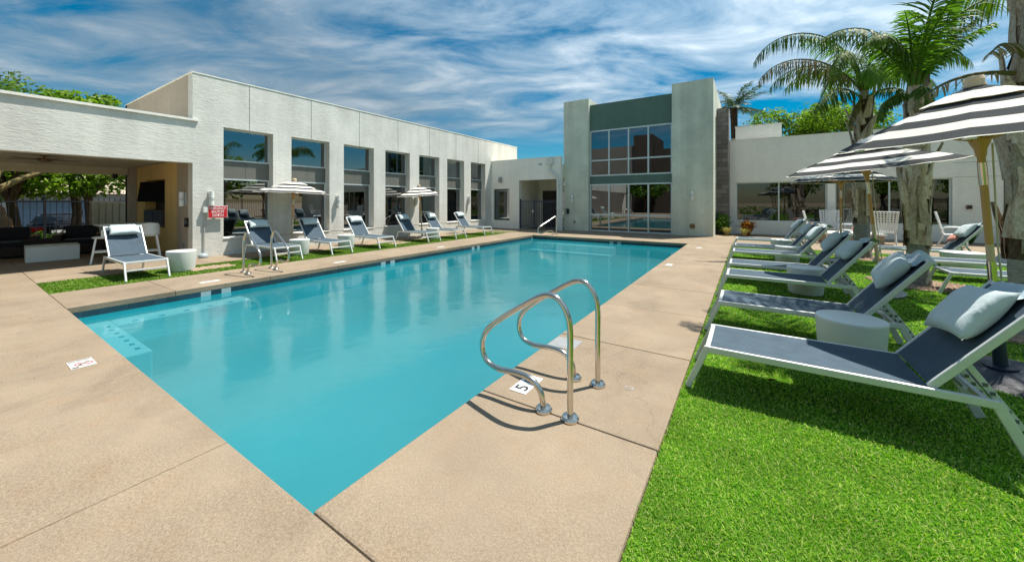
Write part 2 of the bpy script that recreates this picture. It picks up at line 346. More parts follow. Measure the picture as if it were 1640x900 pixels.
# ------------------------------------------------------------------ mesh writer
class MB:
    def __init__(s): s.v = []; s.f = []; s.m = []
    def add(s, vs, fs, mi=0):
        k = len(s.v); s.v += [tuple(p) for p in vs]
        for f in fs: s.f.append(tuple(i + k for i in f)); s.m.append(mi)
        return s
    def box(s, x0, x1, y0, y1, z0, z1, mi=0):
        return s.add([(x0, y0, z0), (x1, y0, z0), (x1, y1, z0), (x0, y1, z0), (x0, y0, z1), (x1, y0, z1), (x1, y1, z1), (x0, y1, z1)],
                     [(0, 3, 2, 1), (4, 5, 6, 7), (0, 1, 5, 4), (1, 2, 6, 5), (2, 3, 7, 6), (3, 0, 4, 7)], mi)
    def bar(s, p, q, w, h, up=(0, 0, 1), mi=0):
        p = Vector(p); q = Vector(q); d = (q - p).normalized(); up = Vector(up)
        if abs(d.dot(up)) > 0.98: up = Vector((1, 0, 0))
        a = d.cross(up).normalized(); b = a.cross(d).normalized(); a *= w / 2; b *= h / 2
        vs = [p - a - b, p + a - b, p + a + b, p - a + b, q - a - b, q + a - b, q + a + b, q - a + b]
        return s.add(vs, [(0, 3, 2, 1), (4, 5, 6, 7), (0, 1, 5, 4), (1, 2, 6, 5), (2, 3, 7, 6), (3, 0, 4, 7)], mi)
    def tube(s, pts, r, n=8, mi=0, cap=True):
        pts = [Vector(p) for p in pts]; m = len(pts)
        rs = r if isinstance(r, (list, tuple)) else [r] * m
        d = (pts[1] - pts[0]).normalized(); a = d.orthogonal().normalized(); vs = []
        for i in range(m):
            if i == 0: t = pts[1] - pts[0]
            elif i == m - 1: t = pts[-1] - pts[-2]
            else: t = (pts[i + 1] - pts[i]).normalized() + (pts[i] - pts[i - 1]).normalized()
            t.normalize(); a = (a - t * a.dot(t)).normalized(); b = t.cross(a)
            for k in range(n):
                an = 2 * math.pi * k / n; vs.append(pts[i] + (a * math.cos(an) + b * math.sin(an)) * rs[i])
        fs = []
        for i in range(m - 1):
            for k in range(n):
                fs.append((i * n + k, i * n + (k + 1) % n, (i + 1) * n + (k + 1) % n, (i + 1) * n + k))
        if cap: fs.append(tuple(reversed(range(n)))); fs.append(tuple(range((m - 1) * n, m * n)))
        return s.add(vs, fs, mi)
    def lathe(s, prof, n=24, c=(0, 0, 0), mi=0, cap=True):
        vs = []; fs = []; m = len(prof)
        for r, z in prof:
            for k in range(n):
                an = 2 * math.pi * k / n; vs.append((c[0] + r * math.cos(an), c[1] + r * math.sin(an), c[2] + z))
        for i in range(m - 1):
            for k in range(n): fs.append((i * n + k, i * n + (k + 1) % n, (i + 1) * n + (k + 1) % n, (i + 1) * n + k))
        if cap: fs.append(tuple(reversed(range(n)))); fs.append(tuple(range((m - 1) * n, m * n)))
        return s.add(vs, fs, mi)
    def grid(s, fn, nu, nv, mi=0):
        vs = [fn(i / nu, j / nv) for i in range(nu + 1) for j in range(nv + 1)]
        return s.add(vs, [(i * (nv + 1) + j, (i + 1) * (nv + 1) + j, (i + 1) * (nv + 1) + j + 1, i * (nv + 1) + j + 1) for i in range(nu) for j in range(nv)], mi)
    def mesh(s, name, mats, smooth=None, fix=True):
        me = bpy.data.meshes.new(name); me.from_pydata(s.v, [], s.f)
        for m in ([mats] if isinstance(mats, str) else mats): me.materials.append(MATS[m])
        if any(s.m): me.polygons.foreach_set('material_index', s.m)
        if fix:
            b = bmesh.new(); b.from_mesh(me); bmesh.ops.recalc_face_normals(b, faces=b.faces); b.to_mesh(me); b.free()
        if smooth:
            me.polygons.foreach_set('use_smooth', [True] * len(me.polygons))
            me.set_sharp_from_angle(angle=R(smooth))
        me.update(); return me
    def build(s, name, mats, parent=None, smooth=None, bevel=0, fix=True, world=False):
        if world and parent is not None:
            o = parent; off = Vector((0, 0, 0))
            while o is not None: off += o.location; o = o.parent
            s.v = [(p[0] - off.x, p[1] - off.y, p[2] - off.z) for p in s.v]
        return link(name, s.mesh(name, mats, smooth, fix), parent, bevel)
def link(name, me, parent=None, bevel=0):
    o = bpy.data.objects.new(name, me); COL.objects.link(o)
    if parent is not None: o.parent = parent
    if bevel:
        b = o.modifiers.new('bevel', 'BEVEL'); b.width = bevel; b.segments = 2; b.limit_method = 'ANGLE'; b.angle_limit = R(40)
    return o
def tag(o, label=None, cat=None, group=None, kind=None):
    if label: o['label'] = label
    if cat: o['category'] = cat
    if group: o['group'] = group
    if kind: o['kind'] = kind
    return o
def thing(name, label, cat, loc=(0, 0, 0), rz=0.0, group=None):
    o = bpy.data.objects.new(name, None); COL.objects.link(o); o.empty_display_size = 0.1
    o.location = loc; o.rotation_euler = (0, 0, rz)
    return tag(o, label, cat, group)
def struct(name, loc=(0, 0, 0)):
    o = bpy.data.objects.new(name, None); COL.objects.link(o); o.location = loc; o['kind'] = 'structure'; return o
def copy_tree(o, parent=None):
    c = o.copy(); COL.objects.link(c); c.parent = parent
    for ch in list(o.children): copy_tree(ch, c)
    return c
def text_mesh(s, width, height=None):
    """built-in font, flat letters in the XY plane centred on the origin"""
    cu = bpy.data.curves.new('lettering', 'FONT'); cu.body = s; cu.align_x = 'CENTER'; cu.align_y = 'CENTER'; cu.offset = 0.012; cu.resolution_u = 3
    o = bpy.data.objects.new('lettering', cu); COL.objects.link(o)
    dg = bpy.context.evaluated_depsgraph_get(); dg.update()
    me = bpy.data.meshes.new_from_object(o.evaluated_get(dg))
    bpy.data.objects.remove(o); bpy.data.curves.remove(cu)
    vs = np.array([v.co[:] for v in me.vertices]); lo = vs.min(0); hi = vs.max(0); c = (lo + hi) / 2
    sx = width / (hi[0] - lo[0]); sy = height / (hi[1] - lo[1]) if height else sx
    for v in me.vertices: v.co = ((v.co[0] - c[0]) * sx, (v.co[1] - c[1]) * sy, 0)
    return me
def put_text(s, mtl, width, height, origin, xdir, ydir, parent, name='lettering'):
    me = text_mesh(s, width, height); me.materials.clear(); me.materials.append(MATS[mtl])
    X = Vector(xdir); Y = Vector(ydir); O = Vector(origin)
    off = Vector((0, 0, 0)); o = parent
    while o is not None: off += o.location; o = o.parent
    for v in me.vertices: v.co = O + X * v.co[0] + Y * v.co[1] - off
    return link(name, me, parent)

def wall_grid(mb, o, ud, nd, us, zs, holes, depth, mi=0, caps=True):
    """a wall with real openings: o + u*ud + z, outward normal nd, holes = set of (i,j) cells left open"""
    O = Vector(o); U = Vector(ud); N = Vector(nd)
    P = lambda u, z, d: tuple(O + U * u + Vector((0, 0, z)) - N * d)
    nu, nz = len(us) - 1, len(zs) - 1
    solid = lambda i, j: 0 <= i < nu and 0 <= j < nz and (i, j) not in holes
    for i in range(nu):
        for j in range(nz):
            if not solid(i, j): continue
            a, b, c, d = us[i], us[i + 1], zs[j], zs[j + 1]
            mb.add([P(a, c, 0), P(b, c, 0), P(b, d, 0), P(a, d, 0)], [(0, 1, 2, 3)], mi)
            mb.add([P(a, c, depth), P(b, c, depth), P(b, d, depth), P(a, d, depth)], [(3, 2, 1, 0)], mi)
            for (di, dj, q) in ((-1, 0, ((a, c), (a, d))), (1, 0, ((b, d), (b, c))), (0, -1, ((b, c), (a, c))), (0, 1, ((a, d), (b, d)))):
                if not solid(i + di, j + dj):
                    (u0, z0), (u1, z1) = q
                    mb.add([P(u0, z0, 0), P(u0, z0, depth), P(u1, z1, depth), P(u1, z1, 0)], [(0, 1, 2, 3)], mi)
    return mb
# ------------------------------------------------------------------ ground, deck, pool
MB().box(-400, 400, -400, 400, -1.0, -0.60).build('ground', 'earth')['kind'] = 'structure'
MB().box(-70, -22.2, -60, 60, -0.60, -0.55).build('road', 'asphalt')['kind'] = 'structure'
PX0, PX1, PY0, PY1 = -8.03, -1.78, 0.98, 14.3          # pool opening
WZ = -0.170                                            # water level
LX = -0.45                                             # deck / lawn edge
LY = 14.6                                              # lawn's far edge
deck = struct('pool_deck')
def dbase(mb, x0, x1, y0, y1): mb.box(x0, x1, y0, y1, -0.6, -0.085)
b = MB()
dbase(b, -20.4, LX, -12, PY0 - 0.03); dbase(b, PX1 + 0.03, LX, PY0 - 0.03, PY1 + 0.03); dbase(b, -20.4, PX0 - 0.03, PY0 - 0.03, PY1 + 0.03); dbase(b, -20.4, LX, PY1 + 0.03, 22)
dbase(b, LX, 16, LY, 24)
b.build('footing', 'joint_dirt', deck)
SLAB = {}
def slab(x0, x1, y0, y1, z=0.0, parent=None, g=0.0022, bv=0.006):
    w, d = x1 - x0 - 2 * g, y1 - y0 - 2 * g
    key = (round(w, 3), round(d, 3))
    if key not in SLAB: SLAB[key] = MB().box(-w / 2, w / 2, -d / 2, d / 2, -0.085, 0).mesh('slab', 'cool_deck')
    o = link('slab', SLAB[key], parent or deck, bv)
    o.location = ((x0 + x1) / 2, (y0 + y1) / 2, z + random.uniform(-0.0012, 0.0012)); return o
ys = [PY0, 2.345, 3.83, 5.32, 6.81, 8.30, 9.79, 11.28, 12.77, PY1]
for a, c in zip(ys, ys[1:]): slab(PX1, LX, a, c, g=0.004 if a == PY0 else 0.003, bv=0.014 if a == PY0 else 0.009)
xs = [-20.4, -18.2, -16.2, -14.2, -12.45, -10.95, -9.5, -8.0, -6.25, -4.48, -2.73, -1.2, LX]
for yy0, yy1 in ((-3.4, -0.95), (-6, -3.4), (-9, -6), (-12, -9)):
    for a, c in zip(xs, xs[1:]): slab(a, c, yy0, yy1)
for a, c in zip([-9.5, PX0, -6.25, -4.48, -2.73, LX], [PX0, -6.25, -4.48, -2.73, LX]): slab(a, c, -0.95, PY0)
ys2 = [PY0, 2.15, 3.6, 5.05, 6.5, 7.95, 9.4, 10.85, 12.3, PY1]
for a, c in zip(ys2, ys2[1:]): slab(-9.5, PX0, a, c)
for a, c in zip(xs[:7], xs[1:7]): slab(a, c, -0.95, PY0)                       # patio row in front of the turf strip
for a, c in zip([PY0, 1.725, 3.62, 5.4, 7.2, 9.0, 10.8, 12.6, PY1], [1.725, 3.62, 5.4, 7.2, 9.0, 10.8, 12.6, PY1]): slab(-12.45, -10.95, a, c)
for a, c in zip(xs[:4], xs[1:5]):
    slab(a, c, PY0, 2.3); slab(a, c, 2.3, 3.62)
xf = [-12.45, -10.95, -9.5, PX0, -6.5, -5.0, -3.4, PX1, LX]
for a, c in zip(xf, xf[1:]):
    slab(a, c, PY1, 15.6); slab(a, c, 15.6, 17.1); slab(a, c, 17.1, 19.5)
xp = [LX, 1.1, 2.7, 4.3, 5.9, 7.5, 9.1, 11, 13, 16]
for a, c in zip(xp, xp[1:]):
    slab(a, c, LY, 16.4); slab(a, c, 16.4, 18.2); slab(a, c, 18.2, 20.2)
# pool shell: walls, floor, bench and steps, tile band
pool = struct('swimming_pool')
b = MB(); t_ = 0.25; D = -1.45
b.box(PX0 - t_, PX0 - 0.02, PY0 - t_, PY1 + t_, D, -0.086); b.box(PX1 + 0.02, PX1 + t_, PY0 - t_, PY1 + t_, D, -0.086)
b.box(PX0 - 0.02, PX1 + 0.02, PY0 - t_, PY0 - 0.02, D, -0.086); b.box(PX0 - 0.02, PX1 + 0.02, PY1 + 0.02, PY1 + t_, D, -0.086)
b.box(PX0 - t_, PX1 + t_, PY0 - t_, PY1 + t_, D - 0.2, D)
b.build('shell', 'pool_plaster', pool)
BZ = WZ - 0.11
b = MB(); b.box(PX0 - 0.012, -6.0, PY0 - 0.012, PY0 + 0.42, D, BZ); b.box(PX0 - 0.012, PX0 + 0.40, PY0 + 0.42, 3.1, D, BZ)
b.build('bench', 'pale_plaster', pool, bevel=0.02)
for k, (dz, y0) in enumerate(((0.10, 13.72), (0.34, 13.32), (0.6, 12.95))):
    MB().box(-7.7, -4.3, y0, (14.31, 13.72, 13.32)[k], D, WZ - dz).build('step', 'pale_plaster', pool, bevel=0.02)
nd = MB().box(-0.035, 0.035, -0.022, 0.022, 0, 0.004).mesh('nosing_tile', 'navy_tile')
for k in range(7):
    o = link('nosing_tile', nd, pool); o.location = (-7.62 + k * 0.235, PY0 + 0.33, BZ)
for k in range(6):
    o = link('nosing_tile', nd, pool); o.location = (PX0 + 0.33, PY0 + 0.62 + k * 0.30, BZ); o.rotation_euler = (0, 0, R(90))
tm = MB().box(-0.0725, 0.0725, -0.008, 0, 0, 0.145).mesh('waterline_tile', 'navy_tile')
tw = MB().box(-0.0725, 0.0725, -0.008, 0, 0, 0.145).mesh('waterline_tile', 'pale_tile')
b = MB()
b.box(PX0 - 0.02, PX0 - 0.012, PY0, PY1, -0.245, -0.086); b.box(PX1 + 0.012, PX1 + 0.02, PY0, PY1, -0.245, -0.086)
b.box(PX0 - 0.012, PX1 + 0.012, PY1 + 0.012, PY1 + 0.02, -0.245, -0.086); b.box(PX0 - 0.012, PX1 + 0.012, PY0 - 0.02, PY0 - 0.012, -0.245, -0.086)
b.build('grout_bed', 'grout', pool)
NTL = int((PY1 - PY0) / 0.15)
for k in range(NTL):
    w = k in (10, 12, 35, 37, 60, 62)
    o = link('waterline_tile', tw if w else tm, pool, 0.002); o.location = (PX0 - 0.012, PY0 + 0.08 + k * 0.15, -0.236); o.rotation_euler = (0, 0, R(90))
for k in range(int((PX1 - PX0) / 0.15)):
    w = k in (23, 25)
    o = link('waterline_tile', tw if w else tm, pool, 0.002); o.location = (PX0 + 0.08 + k * 0.15, PY1 + 0.012, -0.236)
wt = MB(); wt.add([(PX0 - 0.011, PY0 - 0.011, WZ), (PX1 + 0.011, PY0 - 0.011, WZ), (PX1 + 0.011, PY1 + 0.011, WZ), (PX0 - 0.011, PY1 + 0.011, WZ)], [(0, 1, 2, 3)])
wt.build('water', 'pool_water')['kind'] = 'structure'

# lawn bases and turf
LXE = 11.0
MB().box(LX + 0.003, LXE, -12, LY - 0.003, -0.6, -0.012).build('lawn', 'turf_base')['kind'] = 'structure'
MB().box(-10.945, -9.505, PY0 + 0.005, 15.4, -0.0849, -0.010).build('turf_strip', 'turf_base')['kind'] = 'structure'
GRAVEL = [(2.62, 13.3, 0.62), (2.62, 9.62, 0.66), (2.62, 6.75, 0.62)]
def turf(name, x0, x1, y0, y1, n, near, holes=(), mt='turf_blade', hmax=0.021, seed=1, lean=0.95):
    r = np.random.default_rng(seed)
    x = r.uniform(x0, x1, n); y = r.uniform(y0, y1, n)
    if near is not None:                                   # thin out with distance from the place it is seen from
        d2 = x * x + y * y; keep = r.uniform(0, 1, n) < np.clip(near * near / d2, 0.03, 1); x, y = x[keep], y[keep]
    for hx, hy, hr in holes:
        k = (x - hx) ** 2 + (y - hy) ** 2 > (hr * (1 + 0.12 * np.sin(5 * np.arctan2(y - hy, x - hx)))) ** 2; x, y = x[k], y[k]
    n = len(x); dist = np.sqrt(x * x + y * y)
    clump = 0.5 + 0.28 * np.sin(x * 9 + 2 * np.sin(y * 7)) * np.sin(y * 11 + 2 * np.sin(x * 6)) + 0.28 * np.sin(x * 41 + 3 * np.sin(y * 23)) * np.sin(y * 47 + 3 * np.sin(x * 29))
    h = hmax * r.uniform(0.55, 1.0, n) * (0.60 + 0.50 * clump)
    w = r.uniform(0.0016, 0.0030, n) * np.clip(dist / 2.2, 1, 4.5)
    az = r.uniform(0, 2 * np.pi, n); ln = r.uniform(0.2, lean, n) * h; la = r.uniform(0, 2 * np.pi, n) 
    cx, sx = np.cos(az), np.sin(az)
    z0 = np.full(n, -0.012)
    dx, dy = np.cos(la) * ln, np.sin(la) * ln
    V = np.empty((n, 5, 3), np.float32)
    V[:, 0] = np.stack([x - cx * w, y - sx * w, z0], 1); V[:, 1] = np.stack([x + cx * w, y + sx * w, z0], 1)
    mx, my, mz = x + dx * 0.4, y + dy * 0.4, z0 + h * 0.6
    V[:, 2] = np.stack([mx + cx * w * 0.8, my + sx * w * 0.8, mz], 1); V[:, 3] = np.stack([mx - cx * w * 0.8, my - sx * w * 0.8, mz], 1)
    V[:, 4] = np.stack([x + dx * 1.5, y + dy * 1.5, z0 + h], 1)
    me = bpy.data.meshes.new(name); me.vertices.add(n * 5); me.vertices.foreach_set('co', V.reshape(-1))
    base = (np.arange(n) * 5)[:, None]
    li = np.concatenate([base + np.array([0, 1, 2, 3]), base + np.array([3, 2, 4])], 1).reshape(-1)
    me.loops.add(n * 7); me.loops.foreach_set('vertex_index', li.astype(np.int32))
    ls = (np.arange(n) * 7)[:, None] + np.array([0, 4]); me.polygons.add(n * 2)
    me.polygons.foreach_set('loop_start', ls.reshape(-1).astype(np.int32))
    me.materials.append(MATS[mt]); me.update(calc_edges=True); me.validate()
    return link(name, me)
tag(turf('grass', LX + 0.004, 7.6, 0.6, LY - 0.01, 2600000, 2.3, GRAVEL, seed=3), 'bright green artificial turf on the wide lawn under the loungers', 'grass', kind='stuff')
tag(turf('grass', -10.94, -9.51, PY0 + 0.01, 15.39, 60000, None, [(-10.2, 3.25, 0.01)], 'shaded_strip_blade', 0.026, seed=4), 'green turf strip between the pool and the white building', 'grass', kind='stuff')
def gravel(name, cx, cy, rr, n, label, rect=None):
    b = MB(); r = random.Random(cx * 7 + cy)
    for _ in range(n):
        if rect: x, y = r.uniform(*rect[:2]), r.uniform(*rect[2:])
        else:
            a = r.uniform(0, 6.283); q = rr * math.sqrt(r.random()) * (1 + 0.12 * math.sin(5 * a)); x, y = cx + q * math.cos(a), cy + q * math.sin(a)
        s = r.uniform(0.012, 0.028); z = 0.002 + r.uniform(-0.004, 0.006)
        vs = [(x + s * r.uniform(.7, 1.3), y, z), (x, y + s * r.uniform(.7, 1.3), z), (x - s * r.uniform(.7, 1.3), y, z), (x, y - s * r.uniform(.7, 1.3), z), (x, y, z + s * .8), (x, y, z - s)]
        b.add(vs, [(0, 1, 4), (1, 2, 4), (2, 3, 4), (3, 0, 4), (1, 0, 5), (2, 1, 5), (3, 2, 5), (0, 3, 5)])
    if rect: b.box(rect[0], rect[1], rect[2], rect[3], -0.0095, 0.0)
    else: b.lathe([(rr, -0.03), (rr, -0.006), (0.01, 0.004)], 28, (cx, cy, 0))
    tag(b.build(name, 'gravel_stone', fix=False), label, 'gravel', kind='stuff')
for k, (cx, cy, rr) in enumerate(GRAVEL):
    gravel('gravel', cx, cy, rr - 0.03, 900, ['reddish gravel ring round the farthest palm trunk', 'reddish gravel patch at the foot of the middle palm', 'gravel bed round the nearest palm trunk at the right edge'][k])
gravel('gravel', 0, 0, 0, 260, 'pale gravel pad set in the turf strip before the first window', rect=(-10.42, -10.02, 2.98, 3.75))
gravel('gravel', 0, 0, 0, 160, 'pale gravel pad in the turf strip by the far striped umbrella', rect=(-10.7, -10.3, 8.6, 9.3))

# ------------------------------------------------------------------ left white building
WX, WH = -12.25, 4.87
lb = thing('white_building', 'long white stucco building with seven tall windows beside the pool', 'building', (WX, 3.62, 0))
wins = [(4.296 + 1.808 * k, 4.296 + 1.808 * k + 1.27) for k in range(7)]
us = [3.62]; holes = set()
for a, c in wins: us += [a, c]
us.append(19.75); zs = [-0.55, 0.45, 3.55, WH]
for k in range(7): holes.add((1 + 2 * k, 1))
b = MB(); wall_grid(b, (WX, 0, 0), (0, 1, 0), (1, 0, 0), us, zs, holes, 0.32)
b.box(-18.6, WX - 0.32, 19.43, 19.75, -0.55, WH); b.box(-18.6, -18.41, 3.62, 19.43, -0.55, WH)
b.build('wall', 'white_stucco', lb, fix=False, world=True)
# end wall towards the pavilion (its stretch under the pavilion roof carries the television niche)
b = MB(); wall_grid(b, (-18.6, 3.62, 0), (1, 0, 0), (0, -1, 0), [0, 1.3], [-0.55, WH], set(), 0.3)
b.box(-13.4, WX - 0.32, 3.62, 3.92, -0.55, WH); b.box(-17.3, -13.4, 3.62, 3.92, 2.62, WH)
b.build('end_wall', 'taupe_shade_stucco', lb, fix=False, world=True)  # shadow on this face put into the colour: brownish taupe on a white building
b = MB(); wall_grid(b, (-17.3, 3.635, 0), (1, 0, 0), (0, -1, 0), [0, 0.9, 2.82, 3.9], [-0.0, 0.72, 2.15, 2.62], {(1, 1)}, 0.26)
b.build('accent_wall', 'ochre_stucco', lb, fix=False, world=True)
MB().box(-16.5, -14.4, 3.90, 3.94, 0.6, 2.3).build('niche_panel', 'brown_stucco', lb, world=True)
MB().box(-18.4, WX - 0.32, 3.93, 19.43, 4.3, 4.5).build('roof', 'grey_white_stucco', lb, world=True)
MB().box(-18.4, WX - 0.32, 3.95, 19.43, -0.04, 0.0).build('floor', 'interior_floor', lb, world=True)
b = MB(); b.box(-18.38, -18.3, 3.95, 19.43, 0.001, 4.299)
for yy in (7.6, 11.3, 14.9): b.box(-18.3, -15.5, yy, yy + 0.12, 0, 4.3)
b.build('partition', 'interior_wall', lb, world=True)
cop = MB().box(WX - 0.36, WX + 0.012, 3.60, 19.77, WH, WH + 0.03); cop.box(-18.62, WX - 0.36, 3.60, 3.95, WH, WH + 0.03)
cop.build('parapet_cap', 'grey_white_stucco', lb, world=True)
# control joints: shallow metal reveals
for k, (a, c) in enumerate(wins):
    ym = (a + c) / 2
    MB().box(WX, WX + 0.004, ym - 0.008, ym + 0.008, 3.56, WH - 0.01).build('control_joint', 'grey_panel', lb, world=True)
    if k < 6: MB().box(WX, WX + 0.004, c + 0.01, wins[k + 1][0] - 0.01, 0.445, 0.457).build('control_joint', 'grey_panel', lb, world=True)
def pane_window(parent, o, u, n, w, z0, z1, glass, frame, fw=0.045, fd=0.05, mull=(), trans=(), name='window'):
    """o: corner on the glass plane; u: along, n: outward; builds frame + one pane per light"""
    O = Vector(o); U = Vector(u); N = Vector(n)
    def bx(mb, a, c, za, zb, d0, d1):
        p = [O + U * a + N * d0, O + U * c + N * d0, O + U * c + N * d1, O + U * a + N * d1]
        mb.add([(q.x, q.y, za) for q in p] + [(q.x, q.y, zb) for q in p], [(0, 3, 2, 1), (4, 5, 6, 7), (0, 1, 5, 4), (1, 2, 6, 5), (2, 3, 7, 6), (3, 0, 4, 7)])
    f = MB(); bx(f, 0, fw, z0, z1, 0, fd); bx(f, w - fw, w, z0, z1, 0, fd); bx(f, fw, w - fw, z0, z0 + fw, 0, fd); bx(f, fw, w - fw, z1 - fw, z1, 0, fd)
    fo = f.build('frame', frame, parent, world=True)
    ue = [fw] + list(mull) + [w - fw]; ze = [z0 + fw] + list(trans) + [z1 - fw]
    for x in mull:
        m_ = MB(); bx(m_, x - fw / 2, x + fw / 2, z0 + fw, z1 - fw, 0, fd - 0.004); m_.build('mullion', frame, parent, world=True)
    for z in trans:
        m_ = MB(); bx(m_, fw, w - fw, z - fw / 2, z + fw / 2, 0, fd - 0.008); m_.build('transom', frame, parent, world=True)
    for a, c in zip(ue, ue[1:]):
        for za, zb in zip(ze, ze[1:]):
            g = MB(); bx(g, a, c, za, zb, 0.012, 0.020); g.build('pane', glass, parent, world=True)
def win_root(parent, loc):
    o = bpy.data.objects.new('window', None); COL.objects.link(o); o.parent = parent
    off = Vector((0, 0, 0)); q = parent
    while q is not None: off += q.location; q = q.parent
    o.location = Vector(loc) - off; return o
GX = WX - 0.29
for a, c in wins:
    w = win_root(lb, (GX, a, 0.45))
    pane_window(w, (GX, a, 0), (0, 1, 0), (1, 0, 0), c - a, 0.45, 2.14, 'window_glass', 'window_metal', 0.04)
    pane_window(w, (GX, a, 0), (0, 1, 0), (1, 0, 0), c - a, 2.64, 3.55, 'window_glass', 'window_metal', 0.04)
    for q in (0, 1):
        MB().box(GX, GX + 0.03, a + 0.003 + q * 0.635, a + 0.632 + q * 0.635, 2.145, 2.635).build('spandrel_panel', 'spandrel_grey', w, world=True)
    MB().box(GX, WX + 0.02, a + 0.002, c - 0.002, 0.452, 0.475).build('sill', 'grey_white_stucco', w, world=True)

# ------------------------------------------------------------------ pavilion
pv = thing('pavilion', 'flat roofed white stucco patio pavilion joined to the long building', 'pavilion', (-15, -2, 0))
b = MB(); b.box(WX - 0.32, WX, -9, 3.62, 2.5, 3.60)
b.build('fascia', 'white_stucco', pv, world=True)
b = MB(); b.box(WX - 0.36, WX + 0.045, -9.02, 3.74, 3.602, 3.66)
b.build('coping', 'grey_white_stucco', pv, world=True)
MB().box(-18.7, WX - 0.322, -9, 3.615, 2.66, 3.4).build('ceiling', 'cream_stucco', pv, world=True)
MB().box(-18.7, -18.3, -9, 3.61, 2.40, 2.655).build('back_beam', 'cream_stucco', pv, world=True)
MB().box(WX - 0.4, WX - 0.05, -9.0, -8.6, 0, 2.5).build('column', 'white_stucco', pv, world=True)
MB().box(-18.7, -18.3, -4.5, -4.1, 0, 2.40).build('column', 'cream_stucco', pv, world=True)
fan = thing('ceiling_fan', 'bronze ceiling fan hanging under the pavilion ceiling', 'fan', (-15.0, 1.47, 2.66))
MB().lathe([(0.06, 0.0), (0.06, -0.03), (0.015, -0.035), (0.015, -0.07), (0.11, -0.08), (0.13, -0.11), (0.11, -0.15), (0.05, -0.17)], 20).build('motor', 'bronze', fan, smooth=40)
for k in range(5):
    a = R(20 + 72 * k); ca, sa = math.cos(a), math.sin(a)
    MB().bar((0.12 * ca, 0.12 * sa, -0.115), (0.62 * ca, 0.62 * sa, -0.115), 0.13, 0.01).build('blade', 'bronze', fan)
cl_ = thing('security_camera', 'small dark dome camera under the pavilion beam', 'camera', (-18.25, 3.3, 2.40))
MB().lathe([(0.06, 0), (0.075, -0.03), (0.07, -0.08), (0.03, -0.12)], 16).build('dome', 'screen_black', cl_, smooth=50)
MB().box(-0.05, 0.07, -0.05, 0.05, 0.001, 0.03).build('mount', 'dark_frame', cl_)
tv = thing('television', 'black television on a tilted arm in the ochre wall niche', 'television', (-15.5, 3.6, 1.5))
MB().box(-0.62, 0.62, -0.03, 0.03, -0.02, 0.60).build('bezel', 'tv_black', tv, bevel=0.008)
MB().box(-0.59, 0.59, -0.034, -0.0301, 0.01, 0.57).build('screen', 'tv_black', tv)
MB().bar((0, 0.03, 0.3), (0.1, 0.3, 0.32), 0.08, 0.05).build('arm', 'black_iron', tv)
tv.rotation_euler = (R(-8), 0, R(18))
fp = thing('media_cabinet', 'dark cabinet filling the lower half of the ochre wall niche', 'cabinet', (-15.44, 3.74, 0.72))
MB().box(-0.94, 0.94, -0.13, 0.15, 0.001, 0.5).build('body', 'interior_dark', fp, bevel=0.006)
for x in (-0.47, 0.47): MB().box(x - 0.45, x + 0.45, -0.145, -0.131, 0.03, 0.47).build('door', 'screen_black', fp)
# fixtures on walls -------------------------------------------------
def wall_light(loc, rz, label, grp):
    t = thing('wall_light', label, 'wall light', loc, rz, grp)          # local +x = out of the wall
    MB().box(0.0, 0.02, -0.055, 0.055, -0.19, 0.19).build('backplate', 'aluminium', t, bevel=0.004)
    MB().lathe([(0.055, 0.035), (0.055, 0.19), (0.045, 0.19)], 18, (0.085, 0, 0)).build('lamp_shade', 'lamp_glass', t, smooth=40)
    MB().lathe([(0.055, -0.19), (0.055, -0.035), (0.045, -0.035)], 18, (0.085, 0, 0)).build('lamp_shade', 'lamp_glass', t, smooth=40)
    MB().lathe([(0.062, -0.035), (0.062, 0.035)], 18, (0.085, 0, 0)).build('band', 'aluminium', t, smooth=40)
    MB().box(0.02, 0.04, -0.03, 0.03, -0.03, 0.03).build('arm', 'aluminium', t)
    return t
wall_light((WX, 4.0, 1.57), 0, 'cylinder wall light above the red switch sign', 'cylinder wall lights on the white building')
wall_light((WX, 7.66, 1.5), 0, 'cylinder wall light between the second and third windows', 'cylinder wall lights on the white building')
wall_light((WX, 11.29, 1.5), 0, 'cylinder wall light half behind the far striped umbrella', 'cylinder wall lights on the white building')
wall_light((WX, 14.93, 1.55), 0, 'cylinder wall light just left of the last window', 'cylinder wall lights on the white building')
wall_light((-12.75, 3.62, 1.55), R(-90), 'cylinder wall light on the pavilion jamb beside the green sign', 'cylinder wall lights on the white building')
def facing(name, label, cat, loc, n): return thing(name, label, cat, loc, {'x': 0, '-y': R(-90)}[n])
sg = facing('switch_sign', 'red emergency shutoff switch sign on the white wall', 'sign', (WX, 4.13, 1.21), 'x')
MB().box(0.09, 0.096, -0.215, 0.225, -0.165, 0.165).build('sign_border', 'print_white', sg, bevel=0.002)
MB().box(0.0965, 0.1, -0.205, 0.215, -0.155, 0.155).build('sign_plate', 'sign_red', sg)
for k, s in enumerate(('EMERGENCY', 'SHUTOFF', 'SWITCH')):
    put_text(s, 'print_white', (0.36, 0.28, 0.25)[k], 0.075, (WX + 0.1015, 4.135, 1.305 - 0.095 * k), (0, 1, 0), (0, 0, 1), sg)
MB().box(0.0, 0.09, -0.31, -0.216, -0.02, 0.13).build('switch_box', 'white_plastic', sg, bevel=0.006)
MB().box(0.0, 0.09, -0.03, 0.03, -0.03, 0.03).build('bracket', 'conduit', sg)
MB().tube([(0.025, -0.27, -0.02), (0.025, -0.27, -1.2)], 0.014, 8).build('conduit', 'conduit', sg, smooth=40)
fl = facing('flood_light', 'clear domed flood light at the foot of the white wall', 'flood light', (WX, 3.80, 0.0), 'x')
